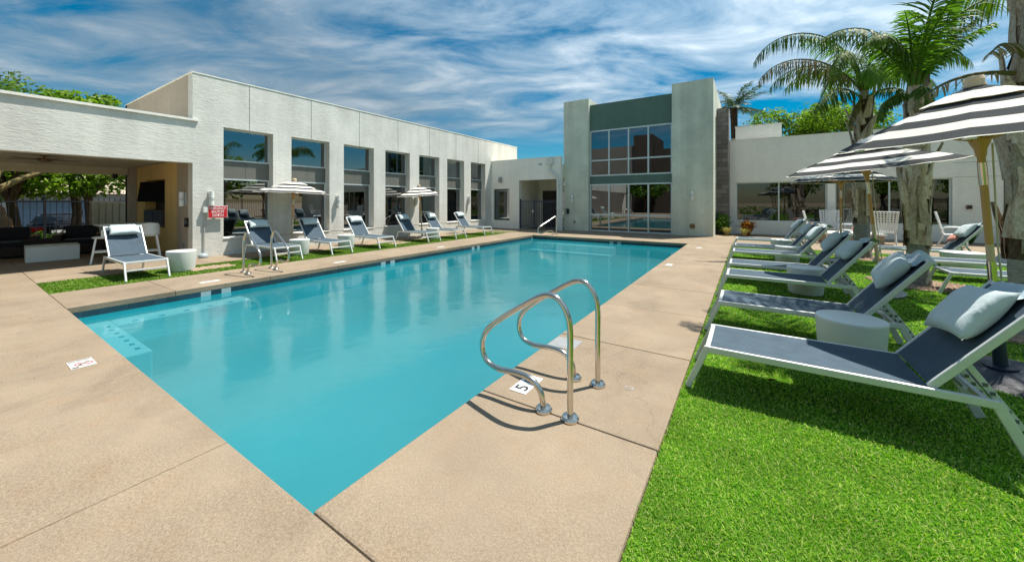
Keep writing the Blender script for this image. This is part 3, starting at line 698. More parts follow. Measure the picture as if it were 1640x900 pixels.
MB().lathe([(0.10, 0.0), (0.115, 0.04), (0.10, 0.09), (0.05, 0.125), (0.01, 0.13)], 20, (0.15, 0, 0)).build('dome', 'clear_lamp', fl, smooth=50)
MB().lathe([(0.09, 0.0), (0.09, 0.03)], 16, (0.15, 0, 0)).build('base', 'conduit', fl)
for nm, lab, cat, x, z, w, h, m_, d in (('notice_sign', 'dark green notice sign on the pavilion jamb', 'sign', -12.98, 1.56, 0.09, 0.15, 'dark_green_stucco', 0.02),
                                  ('card_reader', 'black card reader box on the pavilion jamb', 'card reader', -12.62, 0.93, 0.10, 0.12, 'screen_black', 0.04),
                                  ('wall_outlet', 'grey outlet cover low on the pavilion jamb', 'outlet', -12.80, 0.29, 0.05, 0.08, 'grey_plate', 0.03)):
    t = facing(nm, lab, cat, (x, 3.62, z), '-y')
    MB().box(0, d, -w, w, -h, h).build('plate', m_, t, bevel=0.004)
    if nm == 'notice_sign':
        for q in (0.05, -0.05): MB().box(d, d + 0.003, -w * .7, w * .7, q - 0.03, q + 0.03).build('panel', 'cream_stucco', t)
    else: MB().box(d, d + 0.004, -w * .5, w * .5, -h * .4, h * .5).build('face', 'dark_frame', t)

# ------------------------------------------------------------------ link building with gated porch
lk = thing('link_building', 'low grey white building with a gated porch between the long building and tower', 'building', (-10.2, 17.0, 0))
b = MB(); LKT = 3.74
wall_grid(b, (WX, 17.0, 0), (1, 0, 0), (0, -1, 0), [0.0, 0.15, 1.22, 1.83, 4.17, 4.30], [-0.08, 0.0, 0.43, 2.18, 2.62, LKT], {(1, 2), (3, 1), (3, 2), (3, 3), (3, 0)}, 0.25)
b.build('wall', 'grey_white_stucco', lk, fix=False, world=True)
b = MB(); b.box(-10.6, -10.43, 17.25, 19.3, 0, 2.7); b.box(-10.6, -8.08, 19.3, 19.5, 0, 2.7); b.box(-8.06, -7.9, 20.0, 20.2, 0, 2.7)
b.build('porch_wall', 'cream_stucco', lk, world=True)
MB().box(WX, -8.05, 17.25, 22, 2.7, 3.4).build('roof', 'cream_stucco', lk, world=True)
MB().box(WX, -10.6, 17.26, 21, -0.04, -0.0).build('floor', 'interior_floor', lk, world=True)
MB().box(WX, -10.6, 20.5, 20.7, 0, 2.7).build('partition', 'interior_wall', lk, world=True)
MB().box(WX + 0.001, -7.96, 16.985, 17.27, LKT, LKT + 0.03).build('parapet_cap', 'grey_white_stucco', lk, world=True)
w = win_root(lk, (-12.1, 17.12, 0.43)); pane_window(w, (-12.098, 17.12, 0), (1, 0, 0), (0, -1, 0), 1.066, 0.431, 2.179, 'window_glass', 'dark_frame', 0.05)
dr = bpy.data.objects.new('door', None); COL.objects.link(dr); dr.parent = lk; dr.location = (-10.15 + 10.2, 19.28 - 17.0, 0)
MB().box(0, 0.9, -0.05, 0.0, 0, 2.1).build('panel', 'brown_stucco', dr); MB().tube([(0.82, -0.07, 0.95), (0.82, -0.07, 1.15)], 0.012).build('handle', 'stainless', dr)
w = win_root(lk, (-9.1, 19.29, 0.5)); pane_window(w, (-9.15, 19.29, 0), (1, 0, 0), (0, -1, 0), 1.08, 0.5, 2.1, 'window_glass', 'dark_frame', 0.05, mull=(0.72,))
put_text('138', 'print_black', 0.20, 0.10, (-9.12, 16.995, 3.42), (1, 0, 0), (0, 0, 1), lk, 'unit_number')
ds = thing('downspout', 'pale rain downspout running down beside the green tower pillar', 'downspout', (-8.5, 16.95, 3.7))
MB().box(-0.16, 0.16, -0.12, 0.04, -0.32, -0.02).build('conductor_head', 'downspout_paint', ds, bevel=0.01)
MB().tube([(0.0, -0.05, -0.32), (-0.02, -0.05, -0.62), (0.04, -0.05, -0.72), (0.40, -0.05, -0.95), (0.43, -0.05, -1.05), (0.43, -0.05, -3.6), (0.43, -0.14, -3.68)], 0.05, 10).build('pipe', 'downspout_paint', ds, smooth=40)
for z in (-1.4, -2.6): MB().box(0.37, 0.49, -0.11, 0.045, z, z + 0.04).build('strap', 'downspout_paint', ds)
gt = thing('metal_gate', 'dark navy picket gate closing the porch of the low building', 'gate', (-10.42, 17.1, 0))
MB().box(0.003, 0.06, -0.03, 0.03, 0, 1.62).build('post', 'navy_iron', gt); MB().box(0.86, 0.93, -0.03, 0.03, 0, 1.58).build('post', 'navy_iron', gt); MB().box(2.27, 2.33, -0.03, 0.03, 0, 1.58).build('post', 'navy_iron', gt)
for z in (0.12, 1.45): MB().box(0.06, 0.86, -0.018, 0.018, z, z + 0.045).build('rail', 'navy_iron', gt); MB().box(0.93, 2.27, -0.018, 0.018, z, z + 0.045).build('rail', 'navy_iron', gt)
b = MB()
for k in range(22):
    x = 0.12 + k * 0.1
    if abs(x - 0.895) > 0.05: b.box(x - 0.009, x + 0.009, -0.009, 0.009, 0.06, 1.58)
tag(b.build('pickets', 'navy_iron', gt), kind='stuff')
MB().box(0.80, 0.86, -0.05, -0.02, 0.90, 1.02).build('lock', 'stainless', gt)
rl = thing('bulkhead_light', 'round grey bulkhead light above the low building window', 'wall light', (-11.6, 17.0, 2.68), R(-90))
MB().lathe([(0.09, -0.15), (0.11, 0.0), (0.09, 0.15)], 18, (0.08, 0, 0)).build('lamp_shade', 'grey_plate', rl, smooth=50)
MB().box(0, 0.04, -0.06, 0.06, -0.06, 0.06).build('backplate', 'dark_frame', rl)

# ------------------------------------------------------------------ tower
tw_ = thing('tower_building', 'two storey sage green stucco tower with a wall of gridded windows', 'building', (-4.6, 17.6, 0))
b = MB(); b.box(-8.06, -6.70, 17.6, 21.5, -0.08, 6.64); b.build('pillar', 'sage_stucco', tw_, world=True, bevel=0.012)
b = MB(); wall_grid(b, (-2.825, 17.6, 0), (1, 0, 0), (0, -1, 0), [0, 1.625], [-0.08, 6.69], set(), 0.3)
b.box(-2.825, -2.55, 17.9, 23, -0.08, 6.69); b.box(-2.55, -1.5, 22.7, 23, -0.08, 6.69)
wall_grid(b, (-1.2, 17.9, 0), (0, 1, 0), (1, 0, 0), [0, 0.75, 1.45, 5.1], [-0.08, 0.1, 2.3, 2.9, 5.3, 6.69], {(1, 1), (1, 3)}, 0.3)
b.build('pillar', 'sage_stucco', tw_, fix=False, world=True)
for z0, z1 in ((0.1, 2.3), (2.9, 5.3)):
    w = win_root(tw_, (-1.34, 18.65, z0)); pane_window(w, (-1.34, 18.652, 0), (0, 1, 0), (1, 0, 0), 0.696, z0 + 0.001, z1 - 0.001, 'tower_glass', 'window_metal', 0.04, trans=((z0 + z1) / 2 + 0.2,))
MB().box(-6.698, -2.827, 17.80, 18.05, 5.02, 6.33).build('parapet_panel', 'dark_green_stucco', tw_, world=True)
MB().box(-6.698, -2.827, 17.795, 18.05, 2.345, 2.735).build('spandrel_panel', 'dark_green_stucco', tw_, world=True)
TU = (0.975, 1.92, 2.825)
w = win_root(tw_, (-6.69, 17.86, 2.735)); pane_window(w, (-6.695, 17.87, 0), (1, 0, 0), (0, -1, 0), 3.865, 2.736, 5.018, 'tower_glass', 'window_metal', 0.065, 0.09, mull=TU, trans=(3.52,))
w = win_root(tw_, (-6.69, 17.86, 0.0)); pane_window(w, (-6.695, 17.87, 0), (1, 0, 0), (0, -1, 0), 3.865, 0.0, 2.343, 'tower_glass', 'window_metal', 0.065, 0.09, mull=TU, trans=(0.83,))
MB().box(-6.7, -2.83, 18.05, 23, 6.0, 6.2).build('roof', 'interior_wall', tw_, world=True)
MB().box(-6.7, -2.83, 18.0, 23, -0.05, -0.0).build('floor', 'interior_floor', tw_, world=True)
MB().box(-6.7, -2.83, 23, 23.2, 0, 6.0).build('back_wall', 'interior_wall', tw_, world=True)
MB().box(-6.7, -2.83, 18.05, 23, 2.42, 2.66).build('upper_floor', 'interior_wall', tw_, world=True)
wall_light((-7.55, 17.6, 1.63), R(-90), 'twin cylinder wall light on the left tower pillar', 'cylinder wall lights on the tower')
wall_light((-2.0, 17.6, 1.75), R(-90), 'twin cylinder wall light on the right tower pillar', 'cylinder wall lights on the tower')
t = thing('flood_light', 'small pale flood light high on the left edge of the tower', 'flood light', (-7.98, 17.6, 2.38), R(-90))
MB().box(0, 0.12, -0.06, 0.06, -0.1, 0.1).build('housing', 'lamp_glass', t, bevel=0.02); MB().box(0, 0.03, -0.075, 0.075, -0.12, 0.12).build('backplate', 'aluminium', t)
t = thing('wall_phone', 'black emergency telephone on the left tower pillar', 'telephone', (-7.83, 17.6, 0.98), R(-90))
MB().box(0, 0.08, -0.09, 0.09, -0.13, 0.13).build('housing', 'screen_black', t, bevel=0.015); MB().bar((0.1, -0.04, -0.1), (0.1, -0.04, 0.1), 0.04, 0.04).build('handset', 'grey_plate', t)
t = thing('hose_bib', 'brass hose bib box low on the right tower pillar', 'hose bib', (-2.0, 17.6, 0.42), R(-90))
MB().lathe([(0.11, -0.0), (0.11, 0.03)], 18).build('box', 'bronze', t); 
t.children[0].rotation_euler = (0, R(90), 0)
MB().tube([(0.03, 0, 0), (0.11, 0, 0), (0.12, 0, -0.05)], 0.018).build('spout', 'bronze', t)
t = thing('wall_outlet', 'grey outlet cover low on the left tower pillar', 'outlet', (-7.45, 17.6, 0.45), R(-90))
MB().box(0, 0.03, -0.06, 0.06, -0.06, 0.06).build('plate', 'grey_plate', t, bevel=0.004); MB().box(0.03, 0.04, -0.035, 0.035, -0.035, 0.035).build('lid', 'dark_frame', t)

# ------------------------------------------------------------------ grey block pier
bp = thing('block_pier', 'tall grey concrete block pier beside the tower', 'pier', (-0.95, 19.4, 0))
MB().box(-0.235, 0.235, 0.02, 1.18, -0.08, 5.76).build('mortar_core', 'mortar', bp)
BM = {}
def block(w):
    k = round(w, 3)
    if k not in BM: BM[k] = MB().box(-w / 2 + 0.006, w / 2 - 0.006, 0.0, 0.6, 0.006, 0.197).mesh('block', 'cmu_block')
    return BM[k]
for rw in range(28):
    seg = [(-0.245, 0.155), (0.155, 0.245)] if rw % 2 else [(-0.245, -0.045), (-0.045, 0.245)]
    for a, c in seg:
        for yy in (0.0, 0.6):
            o = link('block', block(c - a), bp, 0.004); o.location = ((a + c) / 2, yy + random.uniform(-0.004, 0.004), rw * 0.205)

# ------------------------------------------------------------------ right building
rb = thing('low_building', 'low pale grey stucco building with wide windows on the right', 'building', (4.5, 20.1, 0))
RBX0, RBT = -0.70, 4.32
b = MB()
wall_grid(b, (RBX0, 20.1, 0), (1, 0, 0), (0, -1, 0), [0, 0.25, 3.53, 3.77, 7.05, 8.25, 9.2, 14.0], [-0.08, 0.0, 0.58, 2.36, 2.62, RBT], {(1, 2), (3, 2), (5, 1), (5, 2), (5, 3)}, 0.25)
b.box(RBX0, RBX0 + 0.2, 20.35, 30, -0.1, RBT); b.box(13.1, 13.3, 20.35, 30, -0.1, RBT); b.box(RBX0, 13.3, 29.8, 30, -0.1, RBT)
b.build('wall', 'grey_white_stucco', rb, fix=False, world=True)
MB().box(RBX0 + 0.2, 13.1, 20.36, 29.8, 3.6, 3.8).build('roof', 'interior_wall', rb, world=True)
MB().box(RBX0 + 0.2, 13.1, 20.36, 29.8, -0.04, 0.0).build('floor', 'interior_floor', rb, world=True)
MB().box(RBX0 + 0.2, 13.1, 25.5, 25.7, 0.0, 3.6).build('partition', 'interior_wall', rb, world=True)
MB().box(RBX0, 13.3, 20.08, 20.37, RBT, RBT + 0.025).build('parapet_cap', 'grey_white_stucco', rb, world=True)
w = win_root(rb, (-0.45, 20.25, 0.58)); pane_window(w, (-0.448, 20.25, 0), (1, 0, 0), (0, -1, 0), 3.276, 0.581, 2.359, 'right_glass', 'window_metal', 0.05, mull=(1.63,))
w = win_root(rb, (3.07, 20.25, 0.58)); pane_window(w, (3.072, 20.25, 0), (1, 0, 0), (0, -1, 0), 3.276, 0.581, 2.359, 'right_glass', 'window_metal', 0.05, mull=(1.64, 2.3))
MB().box(7.55, 8.5, 20.9, 21.0, 0, 2.62).build('door', 'grey_panel', rb, world=True)
for z in (0.57, 2.37, 2.9): MB().box(RBX0 + 7.06, RBX0 + 8.24, 20.094, 20.0985, z, z + 0.012).build('control_joint', 'grey_panel', rb, world=True)
pb = thing('roof_box', 'white box shaped parapet block standing on the low building roof', 'parapet', (0.39, 21.6, 3.8))
b = MB(); b.box(-0.87, 0.93, -0.9, 0.9, 0.0, 1.25); b.build('wall', 'grey_white_stucco', pb, bevel=0.01); MB().box(-0.89, 0.95, -0.92, 0.92, 1.252, 1.275).build('cap', 'white_stucco', pb)
t = thing('exhaust_duct', 'small grey roof vent beside the white parapet block', 'vent', (-0.62, 21.3, 3.8))
MB().box(-0.06, 0.09, -0.2, 0.2, 0, 0.72).build('housing', 'grey_plate', t, bevel=0.01); MB().box(-0.08, 0.11, -0.22, 0.22, 0.722, 0.76).build('lid', 'aluminium', t)
t = thing('wall_outlet', 'brown outlet box on the low building wall beside its last window', 'outlet', (6.75, 20.1, 1.28), R(-90))
MB().box(0, 0.06, -0.07, 0.07, -0.07, 0.07).build('plate', 'bronze', t, bevel=0.006); MB().box(0.06, 0.07, -0.05, 0.05, -0.05, 0.05).build('lid', 'brown_stucco', t)
t = thing('notice_sign', 'small white notice plate by the low building doorway', 'sign', (8.1, 20.9, 1.75), R(-90))
MB().box(0, 0.02, -0.13, 0.13, -0.2, 0.2).build('plate', 'print_white', t); MB().box(0.02, 0.024, -0.1, 0.1, -0.16, 0.16).build('face', 'grey_panel', t)
# ------------------------------------------------------------------ loungers
BA = R(52); BL = 0.76; HX = 1.23; HZ = 0.35
def bpt(s, y, off=0.0):        # point on the backrest plane, s metres up from the hinge
    return (HX + s * math.cos(BA) - off * math.sin(BA), y, HZ + s * math.sin(BA) + off * math.cos(BA))
def make_lounger(low_bar):
    t = thing('sun_lounger', '', 'sun lounger')
    for s in (-1, 1):
        MB().bar((-0.004, s * 0.305, 0.328), (1.50, s * 0.305, 0.328), 0.03, 0.052).build('side_rail', 'aluminium', t, bevel=0.008)
        MB().bar((0.012, s * 0.302, 0.345), (-0.13, s * 0.306, 0.0), 0.03, 0.045, (1, 0, 0)).build('leg', 'aluminium', t, bevel=0.006)
        MB().bar((1.485, s * 0.302, 0.345), (1.64, s * 0.306, 0.0), 0.03, 0.055, (1, 0, 0)).build('leg', 'aluminium', t, bevel=0.006)
    MB().bar((0.012, -0.289, 0.332), (0.012, 0.289, 0.332), 0.035, 0.04).build('cross_bar', 'aluminium', t, bevel=0.006)
    MB().bar((1.47, -0.289, 0.315), (1.47, 0.289, 0.315), 0.035, 0.035).build('cross_bar', 'aluminium', t, bevel=0.006)
    MB().bar((HX - 0.01, -0.289, 0.315), (HX - 0.01, 0.289, 0.315), 0.03, 0.03).build('cross_bar', 'aluminium', t, bevel=0.006)
    if low_bar: MB().bar((-0.05, -0.289, 0.19), (-0.05, 0.289, 0.19), 0.025, 0.035).build('cross_bar', 'aluminium', t, bevel=0.006)
    b = MB()
    sag = lambda u, v: -0.016 * math.sin(math.pi * v) * (0.4 + 0.6 * math.sin(math.pi * u))
    b.grid(lambda u, v: (0.03 + (HX - 0.035) * u, -0.289 + 0.578 * v, 0.3535 + sag(u, v)), 12, 8)
    b.grid(lambda u, v: (0.03 + (HX - 0.035) * u, -0.289 + 0.578 * v, 0.348 + sag(u, v)), 12, 8)
    b.build('seat', 'sling', t, smooth=40)
    br = MB(); 
    br.grid(lambda u, v: bpt(0.01 + (BL - 0.02) * u, -0.27 + 0.54 * v, 0.014 + sag(u, v)), 8, 8)
    br.grid(lambda u, v: bpt(0.01 + (BL - 0.02) * u, -0.27 + 0.54 * v, 0.008 + sag(u, v)), 8, 8)
    ro = br.build('backrest', 'sling', t, smooth=40)
    up = (-math.sin(BA), 0, math.cos(BA))
    for s in (-1, 1): MB().bar(bpt(0.0, s * 0.283), bpt(BL, s * 0.283), 0.026, 0.045, up).build('backrest_frame', 'aluminium', ro, bevel=0.007)
    MB().bar(bpt(BL - 0.015, -0.27), bpt(BL - 0.015, 0.27), 0.03, 0.04, up).build('backrest_frame', 'aluminium', ro, bevel=0.007)
    for s in (-1, 1):
        st = MB().bar(bpt(0.24, s * 0.2, -0.03), (1.63, s * 0.2, 0.17), 0.012, 0.035)
        so = st.build('support_strut', 'aluminium', t, bevel=0.003)
        q = MB()
        for k in range(5):
            f = 0.35 + 0.13 * k; p0 = Vector(bpt(0.24, s * 0.2, -0.03)); p1 = Vector((1.63, s * 0.2, 0.17)); p = p0.lerp(p1, f)
            q.bar((p.x, p.y - 0.011, p.z), (p.x, p.y + 0.011, p.z), 0.02, 0.02)
        tag(q.build('ratchet_notches', 'dark_frame', so), kind='stuff')
    MB().tube([(1.40, -0.21, 0.36), (1.40, 0.21, 0.36)], 0.012, 8).build('support_bar', 'aluminium', t)
    MB().tube([bpt(0.24, -0.21, -0.03), bpt(0.24, 0.21, -0.03)], 0.012, 8).build('support_bar', 'aluminium', t)
    return t
def pillow_mesh(w, d, h, seed, mtl='pale_blue_fabric', nu=18, nv=14):
    rr = random.Random(seed); ph = [rr.uniform(0, 6.28) for _ in range(6)]
    def f(sgn):
        def g(u, v):
            a, c = 2 * u - 1, 2 * v - 1
            ea, ec = 1 - abs(a) ** 2.6, 1 - abs(c) ** 2.6
            th = (max(ea, 0) * max(ec, 0)) ** 0.48
            px = 1 - 0.10 * (1 - abs(c) ** 2) ** 1 * abs(a) ** 6; py = 1 - 0.12 * (1 - abs(a) ** 2) * abs(c) ** 6
            wr = 0.05 * math.sin(6 * a + ph[0] + 2 * c) * math.sin(4 * c + ph[1]) + 0.035 * math.sin(11 * a - 5 * c + ph[2])
            return (a * w / 2 * px, c * d / 2 * py, sgn * h / 2 * th * (1 + wr) + (h * 0.06 * math.sin(3 * a + ph[3]) * th))
        return g
    b = MB(); b.grid(f(1), nu, nv); b.grid(f(-1), nu, nv)
    me = b.mesh('pillow', mtl, None, False)
    bmm = bmesh.new(); bmm.from_mesh(me); bmesh.ops.remove_doubles(bmm, verts=bmm.verts, dist=0.0008); bmesh.ops.recalc_face_normals(bmm, faces=bmm.faces); bmm.to_mesh(me); bmm.free()
    me.polygons.foreach_set('use_smooth', [True] * len(me.polygons)); me.update()
    return me
PM = [pillow_mesh(0.46, 0.40, 0.145, 5), pillow_mesh(0.46, 0.38, 0.15, 9), pillow_mesh(0.44, 0.34, 0.155, 14)]
BM2 = [pillow_mesh(0.50, 0.23, 0.13, 3), pillow_mesh(0.50, 0.24, 0.13, 6)]
def put_pillow(lx, ly, flip, s, mesh, label, group, rot=0.0, strap=True, dy=0.0, h=0.08, tint=None):
    """lies on the backrest of the lounger whose foot end is at (lx, ly)"""
    p = Vector(bpt(s, dy, h)); 
    M = Matrix.Translation((lx, ly, 0)) @ Matrix.Rotation(math.pi if flip else 0, 4, 'Z') @ Matrix.Translation(p) @ Matrix.Rotation(-BA, 4, 'Y') @ Matrix.Rotation(R(90) + rot, 4, 'Z')
    o = link('pillow', mesh); o.matrix_world = M
    tag(o, label, 'pillow', group)
    if strap:      # the counterweight flap that hangs over the top of the backrest
        L = BL - s; b = MB(); A = L + 0.012 - 0.12
        def f(u, v):
            ww = -0.19 + 0.38 * v; q = u * (A + 0.14); rip = 0.005 * math.sin(v * 34 + 3 * u)
            if q < A: return (ww, -0.12 - q, -h + 0.026 + rip + 0.05 * max(0, 1 - q / 0.07))
            e = q - A; an = min(e / 0.04, 1.4)
            return (ww, -0.12 - A - 0.030 * math.sin(an), -h + 0.026 + rip - 0.03 * (1 - math.cos(an)) - max(0, e - 0.056))
        b.grid(f, 18, 10)
        so = b.build('strap', 'strap_fabric', o, smooth=60, fix=False)
    return o
GR = 'sun loungers on the wide lawn'; GL = 'sun loungers on the turf strip by the white building'
PROTO = make_lounger(False); PROTL = make_lounger(True)
used = {}
def lounger(proto, x, y, flip, label, group):
    if proto.name in used: o = copy_tree(proto)
    else: o = proto; used[proto.name] = 1
    o.location = (x, y, 0); o.rotation_euler = (0, 0, math.pi if flip else 0)
    o['label'] = label; o['group'] = group; return o
RX = -0.277
RL = [(3.60, 'nearest grey sling lounger on the lawn, its backrest at the right edge'), (5.17, 'second grey sling lounger from the front on the lawn, dappled with palm shade'),
      (7.00, 'third grey sling lounger on the lawn, just behind a white drum table'), (8.26, 'fourth lounger on the lawn, on the far side of the second drum table'),
      (10.24, 'fifth lounger on the lawn, dark seat, in front of the third drum table'), (11.58, 'sixth lounger on the lawn, just beyond the third drum table'),
      (13.62, 'farthest lounger of the poolside lawn row, before the brick fire pit')]
PG = 'pale blue pillows on the lawn loungers'
for k, (y, lab) in enumerate(RL):
    lounger(PROTO, RX, y, False, lab, GR)
    nm = ['nearest', 'second', 'third', 'fourth', 'fifth', 'sixth', 'farthest'][k]
    put_pillow(RX, y, False, 0.52 if k else 0.50, PM[k % 3], f'pale blue pillow on the {nm} lawn lounger', PG, rot=(0.12, -0.22, 0.1, -0.1, 0.15, 0, 0.1)[k], h=0.075, dy=(0.0, 0.02, 0, 0.03, 0, -0.02, 0)[k])
R2X = 2.78
R2 = [(9.15, 'back row lounger nearest the camera, its curved foot frame above the big pillow'), (10.75, 'back row lounger beyond the middle palm, beside the low drum table'),
      (12.9, 'farthest back row lounger, coral cushion behind its pale pillow')]
for k, (y, lab) in enumerate(R2):
    lounger(PROTO, R2X, y, False, lab, 'sun loungers in the back row on the lawn')
    put_pillow(R2X, y, False, 0.52, PM[(k + 1) % 3], 'pale blue pillow on the ' + ['near back row lounger', 'middle back row lounger', 'farthest back row lounger'][k], 'pale blue pillows on the back row loungers', rot=0.1 * k)
o = put_pillow(R2X, 12.9, False, 0.30, PM[1], 'coral cushion behind the pale pillow on the farthest back row lounger', 'coral cushions', rot=0.4, strap=False, dy=0.1, h=0.09)
me = PM[1].copy(); me.materials.clear(); me.materials.append(MATS['coral_fabric']); o.data = me; o.name = 'cushion'; o['category'] = 'cushion'; o.scale = (0.6, 0.6, 0.6)
LXF = -9.83
LL = [(2.20, 'lounger in front of the open pavilion, seen from its foot end'), (4.80, 'lounger behind the left pool rails, in the umbrella shade'), (6.23, 'lounger between two white tubs under the second window'),
      (7.80, 'lounger in front of the third window on the turf strip'), (9.90, 'shaded dark lounger under the far striped umbrella'), (11.40, 'lounger just right of the far striped umbrella pole'), (13.28, 'last lounger at the far end of the turf strip')]
for k, (y, lab) in enumerate(LL):
    lounger(PROTL, LXF, y, True, lab, GL)
    put_pillow(LXF, y, True, 0.60, BM2[k % 2], 'pale blue headrest pillow on the ' + ['lounger before the pavilion', 'lounger behind the left rails', 'lounger below the second window', 'lounger below the third window', 'shaded far lounger', 'lounger beside the far umbrella pole', 'last strip lounger'][k], 'pale blue headrest pillows on the strip loungers', h=0.085)

# ------------------------------------------------------------------ drum tables
def make_drum():
    t = thing('drum_table', '', 'side table')
    MB().lathe([(0.005, 0.0), (0.205, 0.0), (0.222, 0.012), (0.228, 0.03), (0.253, 0.405)], 36).build('body', 'ribbed_white', t, smooth=35)
    MB().lathe([(0.253, 0.4055), (0.2545, 0.42), (0.250, 0.429), (0.243, 0.432), (0.005, 0.433)], 36).build('top', 'white_plastic', t, smooth=35)
    return t
drum = make_drum(); dfirst = [True]
def put_drum(x, y, label, group, s=1.0):
    o = drum if dfirst[0] else copy_tree(drum); dfirst[0] = False
    o.location = (x, y, 0); o.scale = (s, s, 1); o['label'] = label; o['group'] = group; return o
G1 = 'white drum tables between the lawn loungers'; G2 = 'white drum tables on the turf strip'
put_drum(0.80, 4.53, 'largest white drum table, between the two nearest lawn loungers', G1)
put_drum(0.80, 7.62, 'white drum table behind the third lawn lounger', G1)
put_drum(0.80, 10.92, 'white drum table between the fifth and sixth lawn loungers', G1)
put_drum(0.80, 12.66, 'white drum table beside the farthest lawn lounger', G1)
put_drum(3.80, 11.6, 'low wide white drum table between the back row loungers', 'white drum tables in the back row', 1.25)
put_drum(-10.32, 2.86, 'white tub table beside the lounger before the pavilion', G2)
put_drum(-10.60, 5.50, 'white tub table at the pole of the near striped umbrella', G2)
put_drum(-10.75, 7.02, 'white tub table between the loungers under the second and third windows', G2)
put_drum(-10.55, 10.66, 'white tub table at the pole of the far striped umbrella', G2)

# ------------------------------------------------------------------ striped umbrellas
def make_umbrella(Rd, zr, zt, base, rot=0.0, stripes=5):
    t = thing('umbrella', '', 'umbrella')
    zap = zt - 0.07
    if base == 'dome':
        bo = MB().lathe([(0.40, 0.0), (0.41, 0.012), (0.38, 0.03), (0.22, 0.075), (0.09, 0.10), (0.06, 0.105)], 40).build('base', 'navy_metal', t, smooth=35)
        MB().lathe([(0.10, 0.106), (0.10, 0.114), (0.042, 0.116), (0.042, 0.40), (0.034, 0.405)], 20).build('sleeve', 'navy_metal', bo, smooth=35)
    else:
        bo = MB().lathe([(0.28, 0.0), (0.285, 0.02), (0.26, 0.035), (0.06, 0.045)], 32).build('base', 'grey_plate', t, smooth=35)
        MB().lathe([(0.035, 0.046), (0.035, 0.35)], 16).build('sleeve', 'grey_plate', bo, smooth=35)
    pr = 0.024
    po = MB().lathe([(pr, 0.10), (pr, zr * 0.55)], 16).build('pole', 'pale_wood', t, smooth=35)
    MB().lathe([(pr, zr * 0.55 + 0.0005), (pr, zap)], 16).build('upper_pole', 'honey_wood', po, smooth=35)
    for z0, z1 in ((0.40 * zr, 0.48 * zr), (0.79 * zr, 0.88 * zr)): MB().lathe([(pr + 0.003, z0), (pr + 0.003, z1)], 16).build('ferrule', 'stainless', po, smooth=35)
    zh = zr - 0.10
    MB().lathe([(0.03, -0.10), (0.036, -0.04), (0.06, 0.02), (0.06, 0.06), (0.03, 0.07)], 16, (0, 0, zh)).build('hub', 'honey_wood', t, smooth=35)
    MB().lathe([(0.05, 0.0), (0.065, 0.02), (0.055, 0.06), (0.062, 0.07), (0.05, 0.10), (0.01, 0.105)], 18, (0, 0, zap - 0.015)).build('finial', 'pale_wood', t, smooth=35)
    # canopy: eight panels, stripes as bands of the cloth
    def rim(a, f, drop):
        k = (a / (2 * math.pi) * 8) % 1.0; e = abs(k - 0.5) * 2            # 1 on a rib, 0 mid-panel
        rr = Rd * f * math.cos(math.pi / 8) / math.cos((k - 0.5) * math.pi / 4)
        z = zap - (zap - zr) * (f ** 1.12) - drop - 0.012 * f * (1 - e ** 2)
        return (rr * math.cos(a + rot), rr * math.sin(a + rot), z)
    f0 = 0.36; vent = MB(); n = 48
    def band(mb, fa, fb, drop, mi, nz=2):
        for q in range(nz):
            a0, a1 = fa + (fb - fa) * q / nz, fa + (fb - fa) * (q + 1) / nz
            vs = []
            for k in range(n): vs.append(rim(2 * math.pi * k / n, a0, drop)); vs.append(rim(2 * math.pi * k / n, a1, drop))
            mb.add(vs, [(2 * k, 2 * ((k + 1) % n), 2 * ((k + 1) % n) + 1, 2 * k + 1) for k in range(n)], mi)
    band(vent, 0.03, 0.17, -0.015, 1); band(vent, 0.17, f0, -0.015, 0)
    ca = MB(); fs = np.linspace(0.30, 1.0, stripes + 1)
    for k in range(stripes): band(ca, fs[k], fs[k + 1], 0.012, 1 if (stripes - 1 - k) % 2 == 0 else 0)
    band(ca, 1.0, 1.012, 0.012, 0, 1)
    co = ca.build('canopy', ['canopy_white', 'canopy_charcoal'], t, fix=False)
    vo = vent.build('vent_cap', ['canopy_white', 'canopy_charcoal'], co, fix=False)
    for q in (co, vo):
        s = q.modifiers.new('cloth', 'SOLIDIFY'); s.thickness = 0.003
    for k in range(8):
        a = 2 * math.pi * k / 8
        ps = [Vector(rim(a, f, 0.03)) for f in (0.04, 0.3, 0.6, 0.985)]
        r_ = MB()
        for p, q in zip(ps, ps[1:]): r_.bar(p, q, 0.016, 0.022)
        ro = r_.build('rib', 'honey_wood', t)
        m_ = Vector(rim(a, 0.60, 0.045)); MB().bar((0.05 * math.cos(a + rot), 0.05 * math.sin(a + rot), zh + 0.04), m_, 0.014, 0.02).build('strut', 'honey_wood', ro)
        p = ps[-1]; MB().box(p.x - 0.03, p.x + 0.03, p.y - 0.03, p.y + 0.03, p.z - 0.012, p.z + 0.008).build('rib_pocket', 'canopy_white', ro, bevel=0.008)
    MB().tube([(0.07, 0.01, zh), (0.045, 0.0, 1.1), (0.05, -0.01, 0.5), (0.045, -0.02, 0.42)], 0.006, 6).build('pull_cord', 'rope', t)
    return t
def tilt(o, dx, dy): o.rotation_euler = (-dy, dx, 0)
u1 = make_umbrella(0.89, 2.09, 2.54, 'dome', R(22.5)); u1.location = (1.825, 4.88, 0); tilt(u1, -0.095, -0.095)
tag(u1, 'nearest black and white striped umbrella on a domed navy base', 'umbrella', 'striped umbrellas on the lawn')
MB().tube([(0.09, 0.0, 0.60), (0.085, 0.03, 0.40), (0.05, 0.10, 0.20), (-0.18, 0.20, 0.06), (-0.32, 0.26, 0.03)], 0.006, 6).build('loose_cord', 'rope', u1, smooth=60)
